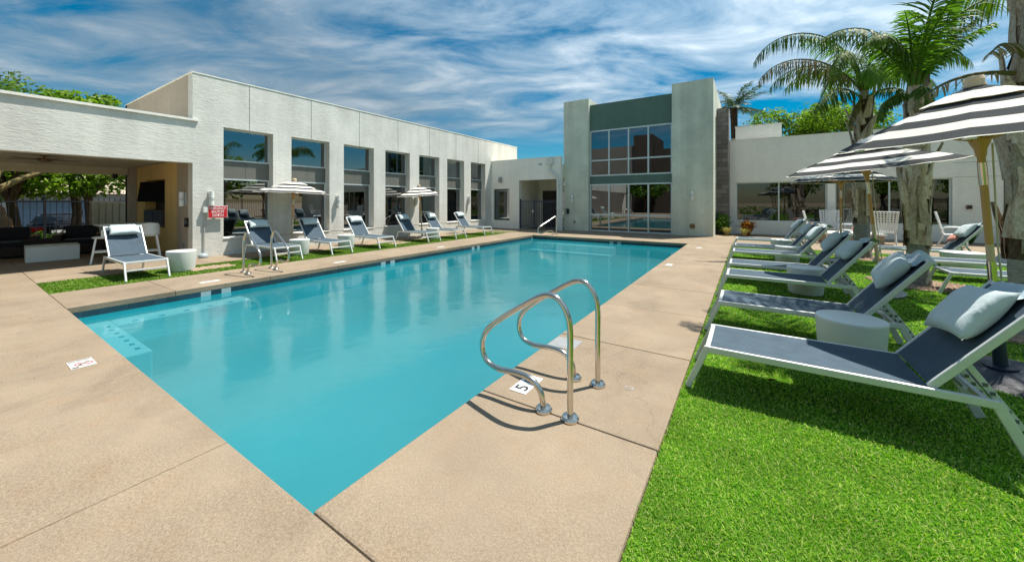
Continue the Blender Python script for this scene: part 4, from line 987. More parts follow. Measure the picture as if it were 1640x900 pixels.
u2 = make_umbrella(1.08, 2.07, 2.50, 'flat', R(22.5)); u2.location = (1.84, 8.25, 0); tilt(u2, -0.11, -0.07)
tag(u2, 'middle striped umbrella on the lawn, its leaning pole behind the second lounger', 'umbrella', 'striped umbrellas on the lawn')
u3 = make_umbrella(1.05, 2.00, 2.50, 'flat', R(20)); u3.location = (1.95, 12.05, 0); tilt(u3, 0.0, 0.0)
tag(u3, 'farthest striped umbrella on the lawn, upright, before the low building', 'umbrella', 'striped umbrellas on the lawn')
u4 = make_umbrella(1.01, 1.76, 2.17, 'flat', R(22)); u4.location = (-11.60, 5.78, 0); tilt(u4, 0.02, 0.03)
tag(u4, 'striped umbrella between the first two windows of the white building', 'umbrella', 'striped umbrellas by the white building')
u5 = make_umbrella(0.88, 1.76, 2.17, 'flat', R(8)); u5.location = (-11.45, 10.95, 0); tilt(u5, -0.01, -0.08)
tag(u5, 'striped umbrella by the fourth and fifth windows of the white building', 'umbrella', 'striped umbrellas by the white building')

# ------------------------------------------------------------------ stainless pool rails
def smooth_path(pts, k=6):
    pts = [Vector(p) for p in pts]; out_ = []
    for i in range(len(pts) - 1):
        p0, p1, p2, p3 = pts[max(i - 1, 0)], pts[i], pts[i + 1], pts[min(i + 2, len(pts) - 1)]
        for j in range(k):
            t = j / k
            out_.append(0.5 * ((2 * p1) + (-p0 + p2) * t + (2 * p0 - 5 * p1 + 4 * p2 - p3) * t * t + (-p0 + 3 * p1 - 3 * p2 + p3) * t ** 3))
    out_.append(pts[-1]); return out_
RP = [(0, 0), (0, 0.20), (0, 0.40), (0, 0.60), (-0.018, 0.71), (-0.075, 0.80), (-0.145, 0.832), (-0.23, 0.812), (-0.37, 0.73), (-0.56, 0.605), (-0.70, 0.49), (-0.755, 0.37), (-0.72, 0.25), (-0.60, 0.205), (-0.42, 0.215), (-0.30, 0.195), (-0.225, 0.12), (-0.205, 0.0)]
def rail(loc, rz, label, pts=RP, group=None):
    t = thing('pool_rail', label, 'handrail', loc, rz, group)
    MB().tube(smooth_path([(x, 0, z) for x, z in pts]), 0.0215, 16).build('tube', 'stainless', t, smooth=60)
    for x in (pts[0][0], pts[-1][0]):
        MB().lathe([(0.062, 0.0), (0.062, 0.016), (0.052, 0.028), (0.024, 0.032)], 24, (x, 0, 0.001)).build('flange', 'stainless', t, smooth=35)
    return t
GRL = 'stainless grab rails on the pool edge'
rail((-1.025, 2.345, 0), 0, 'nearest stainless figure four grab rail on the right pool edge', group=GRL)
rail((-1.027, 2.905, 0), 0, 'farther stainless grab rail of the near pair on the right pool edge', group=GRL)
rail((-8.90, 3.47, 0), math.pi, 'left stainless grab rail in front of the shaded strip lounger', group=GRL)
rail((-8.95, 4.03, 0), math.pi, 'right stainless grab rail in front of the shaded strip lounger', group=GRL)
FR = [(0, 0), (0, 0.4), (0, 0.74), (-0.03, 0.81), (-0.12, 0.80), (-0.6, 0.60), (-1.05, 0.42), (-1.17, 0.33), (-1.18, 0.2), (-1.08, 0.12), (-0.85, 0.13), (-0.42, 0.20), (-0.27, 0.17), (-0.22, 0.0)]
rail((-7.2, 14.95, 0), R(75), 'long stainless step rail at the far end of the pool', FR)
# deck markers
def marker(name, label, x0, x1, y0, y1): 
    t = thing(name, label, 'depth marker', ((x0 + x1) / 2, (y0 + y1) / 2, 0.0))
    return t
mk = thing('depth_marker', 'white 5 FT depth marker tiles on the deck under the near rail', 'depth marker', (-1.525, 2.61, 0.0))
for y0, y1 in ((2.46, 2.607), (2.613, 2.76)): MB().box(-1.60, -1.45, y0, y1, -0.003, 0.0035).build('tile', 'white_tile', mk, world=True)
put_text('5', 'print_black', 0.075, 0.11, (-1.525, 2.535, 0.0045), (0, 1, 0), (-1, 0, 0), mk)
put_text('FT', 'print_black', 0.10, 0.085, (-1.525, 2.686, 0.0045), (0, 1, 0), (-1, 0, 0), mk)
mk = thing('warning_marker', 'white no diving marker tile set in the near deck', 'warning marker', (-5.185, 0.725, 0.0))
MB().box(-5.315, -5.065, 0.648, 0.802, -0.003, 0.0035).build('tile', 'white_tile', mk, world=True)
put_text('NO DIVING', 'print_black', 0.135, 0.042, (-5.285, 0.725, 0.0045), (0, 1, 0), (-1, 0, 0), mk)
b = MB(); n = 28
for k in range(n):
    a0, a1 = 2 * math.pi * k / n, 2 * math.pi * (k + 1) / n
    b.add([(-5.165 + r_ * math.sin(a) * 1.1, 0.735 + r_ * math.cos(a), 0.0046) for r_, a in ((0.058, a0), (0.058, a1), (0.047, a1), (0.047, a0))], [(0, 1, 2, 3)])
b.bar((-5.205, 0.695, 0.0046), (-5.125, 0.775, 0.0046), 0.012, 0.0004)
b.build('prohibition_ring', 'print_red', mk, world=True)
b = MB(); b.bar((-5.19, 0.765, 0.0052), (-5.15, 0.70, 0.0052), 0.012, 0.0004); b.bar((-5.15, 0.70, 0.0052), (-5.13, 0.72, 0.0052), 0.010, 0.0004); b.lathe([(0.009, 0.0050), (0.009, 0.0056)], 10, (-5.198, 0.774, 0)); b.build('diver_figure', 'print_black', mk, world=True)
MB().box(-5.10, -5.075, 0.655, 0.695, 0.0036, 0.0046).build('printed_panel', 'print_black', mk, world=True)
for k, (x, y, lab) in enumerate([(-8.45, 2.75, 'pale marker tile on the left coping near the tub table'), (-8.45, 5.35, 'pale marker tile on the left coping past the left rails'), (-8.45, 8.9, 'pale marker tile on the left coping near the far umbrella'), (-1.55, 9.3, 'pale marker tile on the right deck far up the pool'), (-1.3, 13.2, 'pale marker tile at the far right corner of the pool')]):
    t = thing('deck_marker', lab, 'depth marker', (x, y, 0)); MB().box(-0.07, 0.07, -0.15, -0.003, -0.003, 0.0035).build('tile', 'white_tile', t); MB().box(-0.07, 0.07, 0.003, 0.15, -0.003, 0.0035).build('tile', 'white_tile', t)
t = thing('skimmer_lid', 'pale grey skimmer lid in the deck beyond the near rails', 'skimmer lid', (-1.62, 3.58, 0))
MB().box(-0.14, 0.14, -0.14, 0.14, -0.003, 0.0035).build('plate', 'lid_grey', t, bevel=0.001); MB().lathe([(0.11, 0.0036), (0.11, 0.005), (0.10, 0.006), (0.01, 0.0062)], 28).build('lid', 'lid_grey', t, smooth=30)
t = thing('deck_drain', 'small round brass drain in the deck right of the rails', 'drain', (-0.80, 3.0, 0))
MB().lathe([(0.026, -0.002), (0.026, 0.004), (0.005, 0.0045)], 20).build('cover', 'cool_deck', t); MB().lathe([(0.033, -0.002), (0.033, 0.0025), (0.027, 0.003)], 20).build('ring', 'grey_plate', t)

# ------------------------------------------------------------------ patio furniture
def make_lattice_chair():
    t = thing('lattice_chair', '', 'chair')           # faces local +x
    fr = MB()
    for s in (-1, 1):
        fr.tube(smooth_path([(0.28, s * 0.27, 0.0), (0.27, s * 0.28, 0.40), (0.24, s * 0.29, 0.60), (0.10, s * 0.29, 0.64), (-0.20, s * 0.28, 0.62), (-0.26, s * 0.27, 0.45)], 4), 0.016, 8)
        fr.tube([(-0.20, s * 0.25, 0.40), (-0.36, s * 0.27, 0.0)], 0.016, 8)
        fr.tube([(-0.22, s * 0.25, 0.38), (-0.40, s * 0.32, 1.13)], 0.014, 8); fr.tube([(0.26, s * 0.26, 0.42), (-0.22, s * 0.25, 0.38)], 0.014, 8)
    fr.tube([(-0.40, -0.32, 1.13), (-0.40, 0.32, 1.13)], 0.014, 8); fr.tube([(0.26, -0.26, 0.42), (0.26, 0.26, 0.42)], 0.014, 8)
    fr.build('frame', 'white_frame', t, smooth=45)
    st = MB()
    def P(u, v): return Vector((-0.22 - 0.18 * v, (u - 0.5) * (0.50 + 0.14 * v), 0.38 + 0.75 * v))
    for k in range(8):
        u = (k + 0.5) / 8; st.bar(P(u, 0), P(u, 1), 0.032, 0.006, (1, 0, 0))
    for k in range(9):
        v = (k + 0.6) / 9.4; st.bar(P(0, v) + Vector((0.006, 0, 0)), P(1, v) + Vector((0.006, 0, 0)), 0.006, 0.034)
    tag(st.build('back_straps', 'white_frame', t), kind='stuff')
    se = MB()
    for k in range(8): se.bar((0.26, -0.24 + k * 0.068, 0.423), (-0.22, -0.24 + k * 0.068, 0.392), 0.034, 0.006)
    for k in range(7): se.bar((0.22 - k * 0.068, -0.255, 0.429 - k * 0.0045), (0.22 - k * 0.068, 0.255, 0.429 - k * 0.0045), 0.034, 0.006)
    tag(se.build('seat_straps', 'white_frame', t), kind='stuff')
    return t
lc = make_lattice_chair()
CH = [(4.05, 17.85, 80, 'white lattice chair turned away, largest, between the two palm trunks'), (2.15, 17.3, -10, 'leftmost white lattice chair facing right beside the fire pit'), (3.3, 18.6, 160, 'white lattice chair half hidden behind the farthest palm trunk'),
      (5.75, 18.1, -20, 'white lattice chair behind the coral cushion lounger'), (7.6, 18.3, 150, 'rightmost white lattice chair beyond the nearest palm'), (2.75, 19.15, -100, 'white lattice chair close to the low building windows behind the fire pit')]
for k, (x, y, a, lab) in enumerate(CH):
    o = lc if k == 0 else copy_tree(lc); o.location = (x, y, 0); o.rotation_euler = (0, 0, R(a)); o['label'] = lab; o['group'] = 'white lattice patio chairs'
me = PM[2].copy(); me.materials.clear(); me.materials.append(MATS['coral_fabric'])
for x, y, z, rx, ry, lab in ((2.10, 17.3, 0.50, 20, 60, 'coral cushion on the leftmost lattice chair'), (3.42, 18.55, 0.52, 0, -65, 'coral cushion on the lattice chair behind the farthest palm')):
    o = link('cushion', me); o.location = (x, y, z); o.rotation_euler = (R(rx), R(ry), 0); tag(o, lab, 'cushion', 'coral cushions')
fpz = thing('fire_pit', 'low tan block fire pit with a pale stone top on the patio', 'fire pit', (3.15, 17.9, 0))
for r_ in range(2):
    for k in range(5):
        MB().box(-0.80 + k * 0.32 + 0.003, -0.80 + (k + 1) * 0.32 - 0.003, -0.5, -0.3, r_ * 0.15 + 0.003, r_ * 0.15 + 0.148).build('block', 'tan_block', fpz, bevel=0.006)
MB().box(-0.80, 0.80, -0.298, 0.5, 0.0, 0.298).build('core', 'tan_block', fpz); MB().box(-0.85, 0.85, -0.55, 0.55, 0.30, 0.36).build('cap', 'grey_white_stucco', fpz, bevel=0.012)
# pavilion furniture
def make_sofa(w, label, loc, rz):
    t = thing('wicker_sofa', label, 'sofa', loc, rz)     # faces local +x
    MB().box(-0.40, 0.38, -w / 2 + 0.16, w / 2 - 0.16, 0.05, 0.30).build('base', 'wicker', t, bevel=0.015)
    MB().box(-0.44, -0.28, -w / 2 + 0.161, w / 2 - 0.161, 0.302, 0.70).build('back_frame', 'wicker', t, bevel=0.02)
    for s in (-1, 1):
        a = MB().box(-0.44, 0.40, min(s * w / 2, s * (w / 2 - 0.158)), max(s * w / 2, s * (w / 2 - 0.158)), 0.0, 0.56).build('arm', 'wicker', t, bevel=0.02)
        MB().box(-0.43, 0.41, min(s * w / 2, s * (w / 2 - 0.15)), max(s * w / 2, s * (w / 2 - 0.15)), 0.562, 0.585).build('arm_cap', 'wicker_trim', a, bevel=0.006)
    n = max(1, round((w - 0.32) / 0.62)); cw = (w - 0.33) / n
    for k in range(n):
        y0 = -w / 2 + 0.165 + k * cw
        MB().box(-0.26, 0.39, y0 + 0.004, y0 + cw - 0.004, 0.305, 0.43).build('seat_cushion', 'black_cushion', t, bevel=0.03)
        MB().box(-0.27, -0.10, y0 + 0.006, y0 + cw - 0.006, 0.435, 0.80).build('back_cushion', 'black_cushion', t, bevel=0.04)
    return t
make_sofa(2.0, 'dark wicker sofa with black cushions at the left edge of the pavilion', (-16.6, 0.55, 0), R(-8))
make_sofa(0.95, 'dark wicker armchair with black cushions under the pavilion', (-16.2, 2.25, 0), R(-14))
t = thing('wicker_table', 'small dark wicker side table between the sofa and armchair', 'table', (-16.2, 1.53, 0))
MB().box(-0.25, 0.25, -0.28, 0.28, 0.0, 0.44).build('body', 'wicker', t, bevel=0.01); MB().box(-0.27, 0.27, -0.30, 0.30, 0.442, 0.47).build('top', 'wicker', t, bevel=0.006)
t = thing('coffee_table', 'plain white block coffee table on the pavilion floor', 'table', (-14.95, 1.6, 0), R(-3))
MB().box(-0.32, 0.32, -0.43, 0.43, 0.0, 0.37).build('body', 'white_plastic', t, bevel=0.015); MB().box(-0.322, 0.322, -0.432, 0.432, 0.374, 0.39).build('top', 'white_plastic', t, bevel=0.006)
t = thing('bar_table', 'white high bar table behind the pavilion lounger', 'table', (-14.0, 2.75, 0))
MB().box(-0.36, 0.36, -0.55, 0.55, 0.86, 0.90).build('top', 'white_plastic', t, bevel=0.008); MB().lathe([(0.045, 0.03), (0.045, 0.86)], 16).build('post', 'white_frame', t, smooth=40); MB().lathe([(0.26, 0.0), (0.26, 0.02), (0.05, 0.03)], 24).build('foot', 'white_frame', t, smooth=40)
def make_stool():
    t = thing('bar_stool', '', 'stool')          # faces local +x
    MB().lathe([(0.01, 0.60), (0.19, 0.60), (0.20, 0.625), (0.18, 0.64), (0.01, 0.63)], 24).build('seat', 'white_plastic', t, smooth=40)
    b = MB()
    for zz, rr in ((0, 0.20), (0, 0.185)):
        b.grid(lambda u, v: (-rr * math.cos((u - 0.5) * 3.6) , rr * math.sin((u - 0.5) * 3.6), 0.64 + (0.10 + 0.20 * math.cos((u - 0.5) * 2.6)) * v), 18, 4)
    b.build('backrest', 'white_plastic', t, smooth=50, fix=False)
    for sx in (-1, 1):
        for sy in (-1, 1): MB().bar((sx * 0.13, sy * 0.13, 0.60), (sx * 0.21, sy * 0.20, 0.0), 0.04, 0.035).build('leg', 'white_plastic', t, bevel=0.006)
    for s in (-1, 1): MB().bar((-0.17, s * 0.165, 0.28), (0.17, s * 0.165, 0.28), 0.025, 0.03).build('foot_rail', 'white_plastic', t); MB().bar((s * 0.17, -0.165, 0.22), (s * 0.17, 0.165, 0.22), 0.025, 0.03).build('foot_rail', 'white_plastic', t)
    return t
s1 = make_stool(); s1.location = (-13.15, 3.0, 0); s1.rotation_euler = (0, 0, R(170)); tag(s1, 'white barrel backed bar stool at the right end of the bar table', 'stool', 'white bar stools')
s2 = copy_tree(s1); s2.location = (-13.2, 2.2, 0); s2.rotation_euler = (0, 0, R(-100)); s2['label'] = 'white bar stool at the left end of the bar table, behind the lounger'
# ------------------------------------------------------------------ palms
def frond_mesh(L, az, el0, droop, nl, ll, mtl, seed, hang=1.0, twist=0.0, w=0.030):
    """feather frond from the origin: a bending rachis with hanging, slightly uneven leaflets"""
    r = random.Random(seed); b = MB(); pts = []; p = Vector((0, 0, 0)); N = 18
    side0 = Vector((-math.sin(az), math.cos(az), 0))
    dirs = []
    for i in range(N + 1):
        t = i / N; el = el0 - droop * t ** 1.25; a = az + twist * t
        d = Vector((math.cos(a) * math.cos(el), math.sin(a) * math.cos(el), math.sin(el))); pts.append(p.copy()); dirs.append(d); p = p + d * (L / N)
    b.tube(pts, [0.028 * (1 - 0.9 * i / N) + 0.003 for i in range(N + 1)], 5)
    for k in range(nl):
        t = 0.16 + 0.84 * (k + r.uniform(0, 0.6)) / nl
        i = min(N - 1, int(t * N)); f = t * N - i; q = pts[i].lerp(pts[min(i + 1, N)], min(f, 1)); d = dirs[i]
        up = side0.cross(d); 
        for s in (-1, 1):
            if r.random() < 0.06: continue
            l = ll * (0.45 + 0.75 * math.sin(math.pi * min(1, 0.12 + t * 0.86))) * r.uniform(0.8, 1.12)
            sd = (side0 * s * r.uniform(0.75, 1.0) + d * r.uniform(0.45, 0.75) + up * r.uniform(-0.25, 0.45)).normalized()
            ww = w * r.uniform(0.7, 1.1); wd = d.cross(sd).cross(sd).normalized() * ww / 2 if d.cross(sd).length > 1e-3 else up * ww / 2
            q0 = q.copy(); v = sd.copy(); prev = [q0 - wd * 0.5, q0 + wd * 0.5]; vs = list(prev); S = 4
            for j in range(1, S + 1):
                v = (v + Vector((0, 0, -1)) * hang * 0.42 * r.uniform(0.75, 1.2)).normalized(); q0 = q0 + v * (l / S)
                k_ = (1.0, 0.95, 0.7, 0.12)[j - 1]; vs += [q0 - wd * k_, q0 + wd * k_]
            b.add(vs, [(2 * j, 2 * j + 1, 2 * j + 3, 2 * j + 2) for j in range(S)])
    return b.mesh('frond', mtl, None, False)
def boot_mesh(seed):
    r = random.Random(seed); L = r.uniform(0.62, 0.95)
    def g(u, v):
        w = 0.13 * (1 - u) ** 0.7 + 0.026; a = (v - 0.5) * 2
        c = 0.035 * (1 - a * a)
        return (0.004 + c * (1 - 0.4 * u) + 0.035 * u ** 3 + 0.006 * math.sin(9 * u + seed), a * w * (0.75 - 0.1 * u) + 0.09 * u * math.sin(seed * 2.1), L * u)
    def g2(u, v): p = g(u, v); return (p[0] - 0.026 * (1 - 0.6 * u) - 0.004, p[1] * 0.98, p[2])
    b = MB(); b.grid(g, 8, 5); b.grid(g2, 8, 5); return b.mesh('leaf_base', 'palm_boot', 50, False)
BOOTS = [boot_mesh(k) for k in range(5)]
def palm(loc, H, r0, label, fronds, seed, lean=(0, 0), bare=1.0, nboot=34, low=()):
    """fronds: list of (azimuth deg, elevation deg, droop deg, length, material, hang)"""
    rr = random.Random(seed)
    t = thing('palm_tree', label, 'palm tree', loc)
    b = MB(); prof = []
    N = 44; n = 20; vs = []; fs = []
    cen = lambda z: Vector((lean[0] * (z / H) ** 1.5, lean[1] * (z / H) ** 1.5, z))
    def rad(z): 
        f = z / H
        return r0 * (1.12 - 0.25 * min(1, z / 0.25) if z < 0.25 else 0.87) if z < bare else r0 * (0.80 + 0.12 * math.sin(f * 5 + seed) - 0.20 * f)
    for i in range(N + 1):
        z = -0.05 + (H + 0.05) * i / N; c = cen(max(z, 0)); R_ = rad(max(z, 0))
        for k in range(n):
            a = 2 * math.pi * k / n; q = R_ * (1 + (0.03 if z < bare else 0.09) * math.sin(3 * a + i * 1.7) * rr.uniform(0.3, 1) + (0.012 * (-1) ** i))
            vs.append((c.x + q * math.cos(a), c.y + q * math.sin(a), z))
    nb = max(1, int(bare / H * N))
    fs = [(i * n + k, i * n + (k + 1) % n, (i + 1) * n + (k + 1) % n, (i + 1) * n + k) for i in range(N) for k in range(n)]
    b.add(vs, fs)
    for q in range(len(b.m)): b.m[q] = 0 if q // n < nb else 1
    b.build('trunk', ['palm_ring', 'palm_bark'], t, smooth=60, fix=False)
    for k in range(nboot):                                     # old leaf bases in a spiral, overlapping upwards
        f = (k + rr.uniform(-.3, .3)) / nboot; z = bare - 0.22 + (H - bare - 0.15) * max(f, 0); a = k * 2.399 + rr.uniform(-0.25, 0.25); c = cen(max(z, 0))
        o = link('leaf_base', BOOTS[k % 5], t); R_ = rad(max(z, bare)) * 0.95
        o.location = (c.x + R_ * math.cos(a), c.y + R_ * math.sin(a), z); o.rotation_euler = (rr.uniform(-0.25, 0.25), rr.uniform(-0.05, 0.005) + (rr.uniform(0.1, 0.3) if rr.random() < 0.10 else 0) + 0.08 * f * f, a); s = rr.uniform(0.85, 1.2); o.scale = (1, s * 1.08, s)
    c = cen(H)
    b = MB(); b.tube([(c.x, c.y, H - 0.25), (c.x, c.y, H + 0.3), (c.x + 0.02, c.y, H + 0.75)], [r0 * 0.62, r0 * 0.42, 0.05], 12); b.build('crown_shaft', 'palm_boot', t, smooth=60)
    for k, (az, el, dr, L, mt, hg) in enumerate(fronds):
        a = R(az); me = frond_mesh(L, a, R(el), R(dr), int(46 + 8 * L), 0.20 * L if L < 2 else 0.52, mt, seed * 50 + k, hg, R(rr.uniform(-12, 12)))
        o = link('frond', me, t); o.location = (c.x + 0.07 * math.cos(a), c.y + 0.07 * math.sin(a), H + (0.25 if el > 30 else 0.05))
    for k, (az, el, dr, L, mt, hg, z) in enumerate(low):
        a = R(az); o = link('frond', frond_mesh(L, a, R(el), R(dr), 24, 0.20, mt, seed * 77 + k, hg, 0, 0.02), t); o.location = (r0 * 0.7 * math.cos(a), r0 * 0.7 * math.sin(a), z)
    return t
# image-left is azimuth ~213 deg, away from the camera ~123, towards it ~303, image-right ~33
F, FF, FD = 'palm_leaf', 'palm_leaf_fresh', 'palm_leaf_dry'
palm((2.58, 13.35, 0), 4.2, 0.20, 'farthest of the three lawn palms, its fronds arching far to the left', [
    (212, 79, 152, 3.9, F, 2.6), (206, 52, 112, 3.2, FD, 2.0), (246, 54, 135, 2.9, F, 1.5), (192, 60, 128, 2.6, F, 1.4), (228, 24, 95, 2.0, F, 1.4), (268, 40, 120, 2.2, FF, 1.3), (150, 66, 120, 2.4, F, 1.3), (110, 62, 120, 2.3, F, 1.3),
    (60, 68, 120, 2.2, F, 1.3), (30, 52, 120, 2.0, F, 1.3), (350, 62, 125, 2.2, F, 1.3), (300, 56, 125, 2.3, FF, 1.2), (275, 72, 125, 2.4, FF, 1.1), (205, 80, 80, 2.2, FF, 0.9), (300, 15, 90, 1.6, F, 1.3), (225, -45, 40, 0.9, FD, 1.2)], 11, (0.05, 0.0), 1.0, 46)
palm((2.61, 9.60, 0), 3.35, 0.165, 'middle lawn palm with fresh green fronds and a tall upright crown', [
    (208, 84, 130, 2.2, F, 1.5), (225, 82, 140, 1.8, F, 1.5), (40, 86, 112, 3.2, F, 1.3), (22, 80, 110, 3.0, F, 1.3), 
    (290, 78, 40, 1.5, FF, 0.5), (250, 74, 45, 1.4, FF, 0.5), (20, 70, 40, 1.4, FF, 0.5), (340, 66, 50, 1.2, FF, 0.6), (215, 66, 60, 1.3, FF, 0.7), (300, 84, 20, 2.4, F, 0.4), (225, 10, 100, 1.0, F, 1.3), (45, 0, 80, 1.2, F, 1.3), (265, 20, 100, 1.1, F, 1.2)], 12, (-0.05, 0.0), 0.85, 46)
palm((2.72, 6.68, 0), 5.5, 0.20, 'nearest lawn palm at the right edge, trunk thick with old leaf bases', [
    (150, 52, 100, 2.3, F, 1.0), (178, 45, 100, 2.2, F, 1.0), (120, 60, 105, 2.5, F, 1.0), (90, 62, 110, 2.6, F, 1.0), (50, 60, 100, 2.6, F, 1.0), (20, 55, 100, 2.4, F, 1.0), (345, 62, 100, 2.2, F, 1.0), (200, 74, 60, 1.7, F, 0.8), (60, 78, 60, 2.3, F, 0.8)], 13, (0.0, 0.0), 0.95, 52,
    low=[(204, 8, 60, 1.1, FD, 0.9, 2.95), (228, 35, 90, 0.7, FD, 0.8, 3.1)])
# ------------------------------------------------------------------ broadleaf trees, shrubs
def leaf_cloud(blobs, n, size, mtl, seed, name='crown', flat=0.6, elong=1.5):
    """n leaf-sized faces through several uneven clumps, denser near each clump's shell"""
    r = np.random.default_rng(seed); B = np.array(blobs, float); vol = B[:, 3] * B[:, 4] * B[:, 5]; idx = r.choice(len(B), n, p=vol / vol.sum())
    d = r.normal(size=(n, 3)); d /= np.linalg.norm(d, axis=1)[:, None]; rad = r.uniform(0.35, 1.0, n) ** 0.6
    lump = 1 + 0.22 * np.sin(d[:, 0] * 7 + idx) * np.sin(d[:, 1] * 6 + 2 * idx) + 0.12 * np.sin(d[:, 2] * 13 + idx)
    keep = r.uniform(0, 1, n) < 0.62 + 0.38 * np.sin(d[:, 0] * 9 + d[:, 2] * 8 + idx * 3)
    C = B[idx, :3] + d * B[idx, 3:6] * (rad * lump)[:, None]; C, d = C[keep], d[keep]; n = len(C)
    nrm = d * 0.6 + r.normal(size=(n, 3)) * 0.7 + np.array([0, 0, flat]); nrm /= np.linalg.norm(nrm, axis=1)[:, None]
    a = np.cross(nrm, r.normal(size=(n, 3))); a /= np.linalg.norm(a, axis=1)[:, None]; b = np.cross(nrm, a)
    s = size * r.uniform(0.6, 1.3, n)[:, None]
    V = np.stack([C - a * s * elong * 0.5, C + b * s * 0.32 + nrm * s * 0.08, C + a * s * elong * 0.5 - nrm * s * 0.15, C - b * s * 0.32 + nrm * s * 0.08], 1).astype(np.float32)
    me = bpy.data.meshes.new(name); me.vertices.add(n * 4); me.vertices.foreach_set('co', V.reshape(-1))
    me.loops.add(n * 4); me.loops.foreach_set('vertex_index', np.arange(n * 4, dtype=np.int32)); me.polygons.add(n); me.polygons.foreach_set('loop_start', np.arange(0, n * 4, 4, dtype=np.int32))
    me.materials.append(MATS[mtl]); me.update(calc_edges=True); return me
def tree(loc, H, W, label, seed, mtl='tree_leaf', bark='tree_bark', n=7000, size=0.22, trunk_h=0.38, group=None, rt=0.16, name='leafy_tree', blobs=9):
    r = random.Random(seed); t = thing(name, label, 'tree', loc, 0, group)
    bl = []; tr = MB(); th = H * trunk_h
    tr.tube([(0, 0, -0.1), (0.03 * H * r.uniform(-1, 1), 0.02 * H, th * 0.5), (0.04 * H * r.uniform(-1, 1), 0, th)], [rt * 1.25, rt, rt * 0.8], 9)
    tr.build('trunk', bark, t, smooth=60)
    for k in range(blobs):
        a = 2.4 * k + r.uniform(-0.4, 0.4); q = W * (0.16 + 0.30 * r.random()) * (0 if k == 0 else 1); z = H * (0.52 + 0.36 * r.random()) if k else H * 0.80
        s = W * r.uniform(0.17, 0.27); bl.append((q * math.cos(a), q * math.sin(a), z, s, s, s * r.uniform(0.6, 0.85)))
        lm = MB(); lm.tube([(0, 0, th * 0.92), (q * 0.4 * math.cos(a), q * 0.4 * math.sin(a), th + (z - th) * 0.55), (q * math.cos(a), q * math.sin(a), z)], [rt * 0.55, rt * 0.35, rt * 0.1], 6); lm.build('limb', bark, t, smooth=60)
    link('crown', leaf_cloud(bl, n, size, mtl, seed), t); return t
tree((3.3, 29.5, -0.6), 8.2, 5.6, 'broad bright green tree rising behind the low building', 21, 'tree_leaf_bright', n=30000, size=0.145, blobs=14)
tree((0.0, 31.0, -0.6), 6.9, 3.8, 'smaller green tree behind the grey block pier', 22, 'tree_leaf_bright', n=11000, size=0.145)
def date_palm(loc, H, label, seed):
    rr = random.Random(seed); t = thing('date_palm', label, 'palm tree', loc)
    MB().tube([(0, 0, 0), (0.1, 0, H * 0.5), (0, 0, H)], [0.26, 0.22, 0.24], 12).build('trunk', 'palm_bark', t, smooth=60)
    for k in range(20):
        a = k * 2.399; el = R(rr.uniform(-5, 75)); me = frond_mesh(2.3, a, el, R(rr.uniform(35, 60)), 40, 0.42, 'date_leaf', seed + k, 0.25, 0, 0.05)
        o = link('frond', me, t); o.location = (0, 0, H)
    return t
date_palm((-0.85, 32.0, -0.6), 9.0, 'distant date palm showing above the block pier', 31)
for k, (x, y, H, W, lab, mt, n, sz, sd) in enumerate([(-24.8, 3.2, 7.7, 3.4, 'bright green tree whose top shows above the pavilion roof', 'tree_leaf_bright', 8000, 0.20, 41), (-26.0, 1.0, 8.3, 3.0, 'thin wispy tree above the left end of the pavilion roof', 'wispy_leaf', 1500, 0.16, 42),
                                      (-24.2, 3.55, 5.6, 3.8, 'leafy street tree with brown trunk beside the car', 'tree_leaf_bright', 6500, 0.16, 43), (-23.2, 1.5, 5.2, 3.4, 'dense green tree beyond the fence left of the car', 'tree_leaf_bright', 6500, 0.15, 44), (-30.0, -0.3, 5.0, 4.5, 'leafy tree beyond the fence at the far left', 'tree_leaf', 6000, 0.2, 45)]):
    tree((x, y, -0.6), H, W, lab, sd, mt, n=n, size=sz, group='trees beyond the fence', trunk_h=0.42)
pvt = thing('palo_verde', 'yellow barked tree with forking limbs behind the pavilion sofa', 'tree', (-20.9, 0.1, -0.6))
MB().tube(smooth_path([(0, 0, 0), (0.1, 0.2, 1.0), (0.25, 0.55, 2.0), (0.3, 0.9, 2.5)], 4), 0.16, 10).build('trunk', 'yellow_bark', pvt, smooth=60)
for k, p in enumerate(([(0.26, 0.8, 2.3), (0.2, 1.5, 2.9), (0.1, 2.3, 3.3), (0, 2.9, 3.7)], [(0.3, 0.8, 2.35), (0.5, 0.95, 3.0), (0.7, 1.0, 4.0), (0.8, 0.9, 5.0)], [(0.2, 0.5, 1.9), (0.1, 0.1, 2.8), (0.2, -0.5, 3.6), (0.1, -1.2, 4.4)])):
    MB().tube(smooth_path(p, 4), [0.10, 0.098, 0.095, 0.09, 0.085, 0.08, 0.075, 0.07, 0.065, 0.06, 0.05, 0.045, 0.04], 8).build('limb', 'yellow_bark', pvt, smooth=60)
link('crown', leaf_cloud([(0, 2.6, 4.0, 1.3, 1.3, 0.7), (0.6, 0.9, 5.2, 1.4, 1.4, 0.9), (0.1, -1.2, 4.6, 1.3, 1.3, 0.8)], 3500, 0.12, 'tree_leaf', 51), pvt)
hd = tag(link('hedge', leaf_cloud([(-21.2, y, -0.05, 0.42, 0.42, 0.42) for y in np.arange(-2.0, 4.6, 0.42)], 7000, 0.10, 'hedge_leaf', 52, 'hedge')), 'bright green clipped hedge along the black fence', 'hedge')
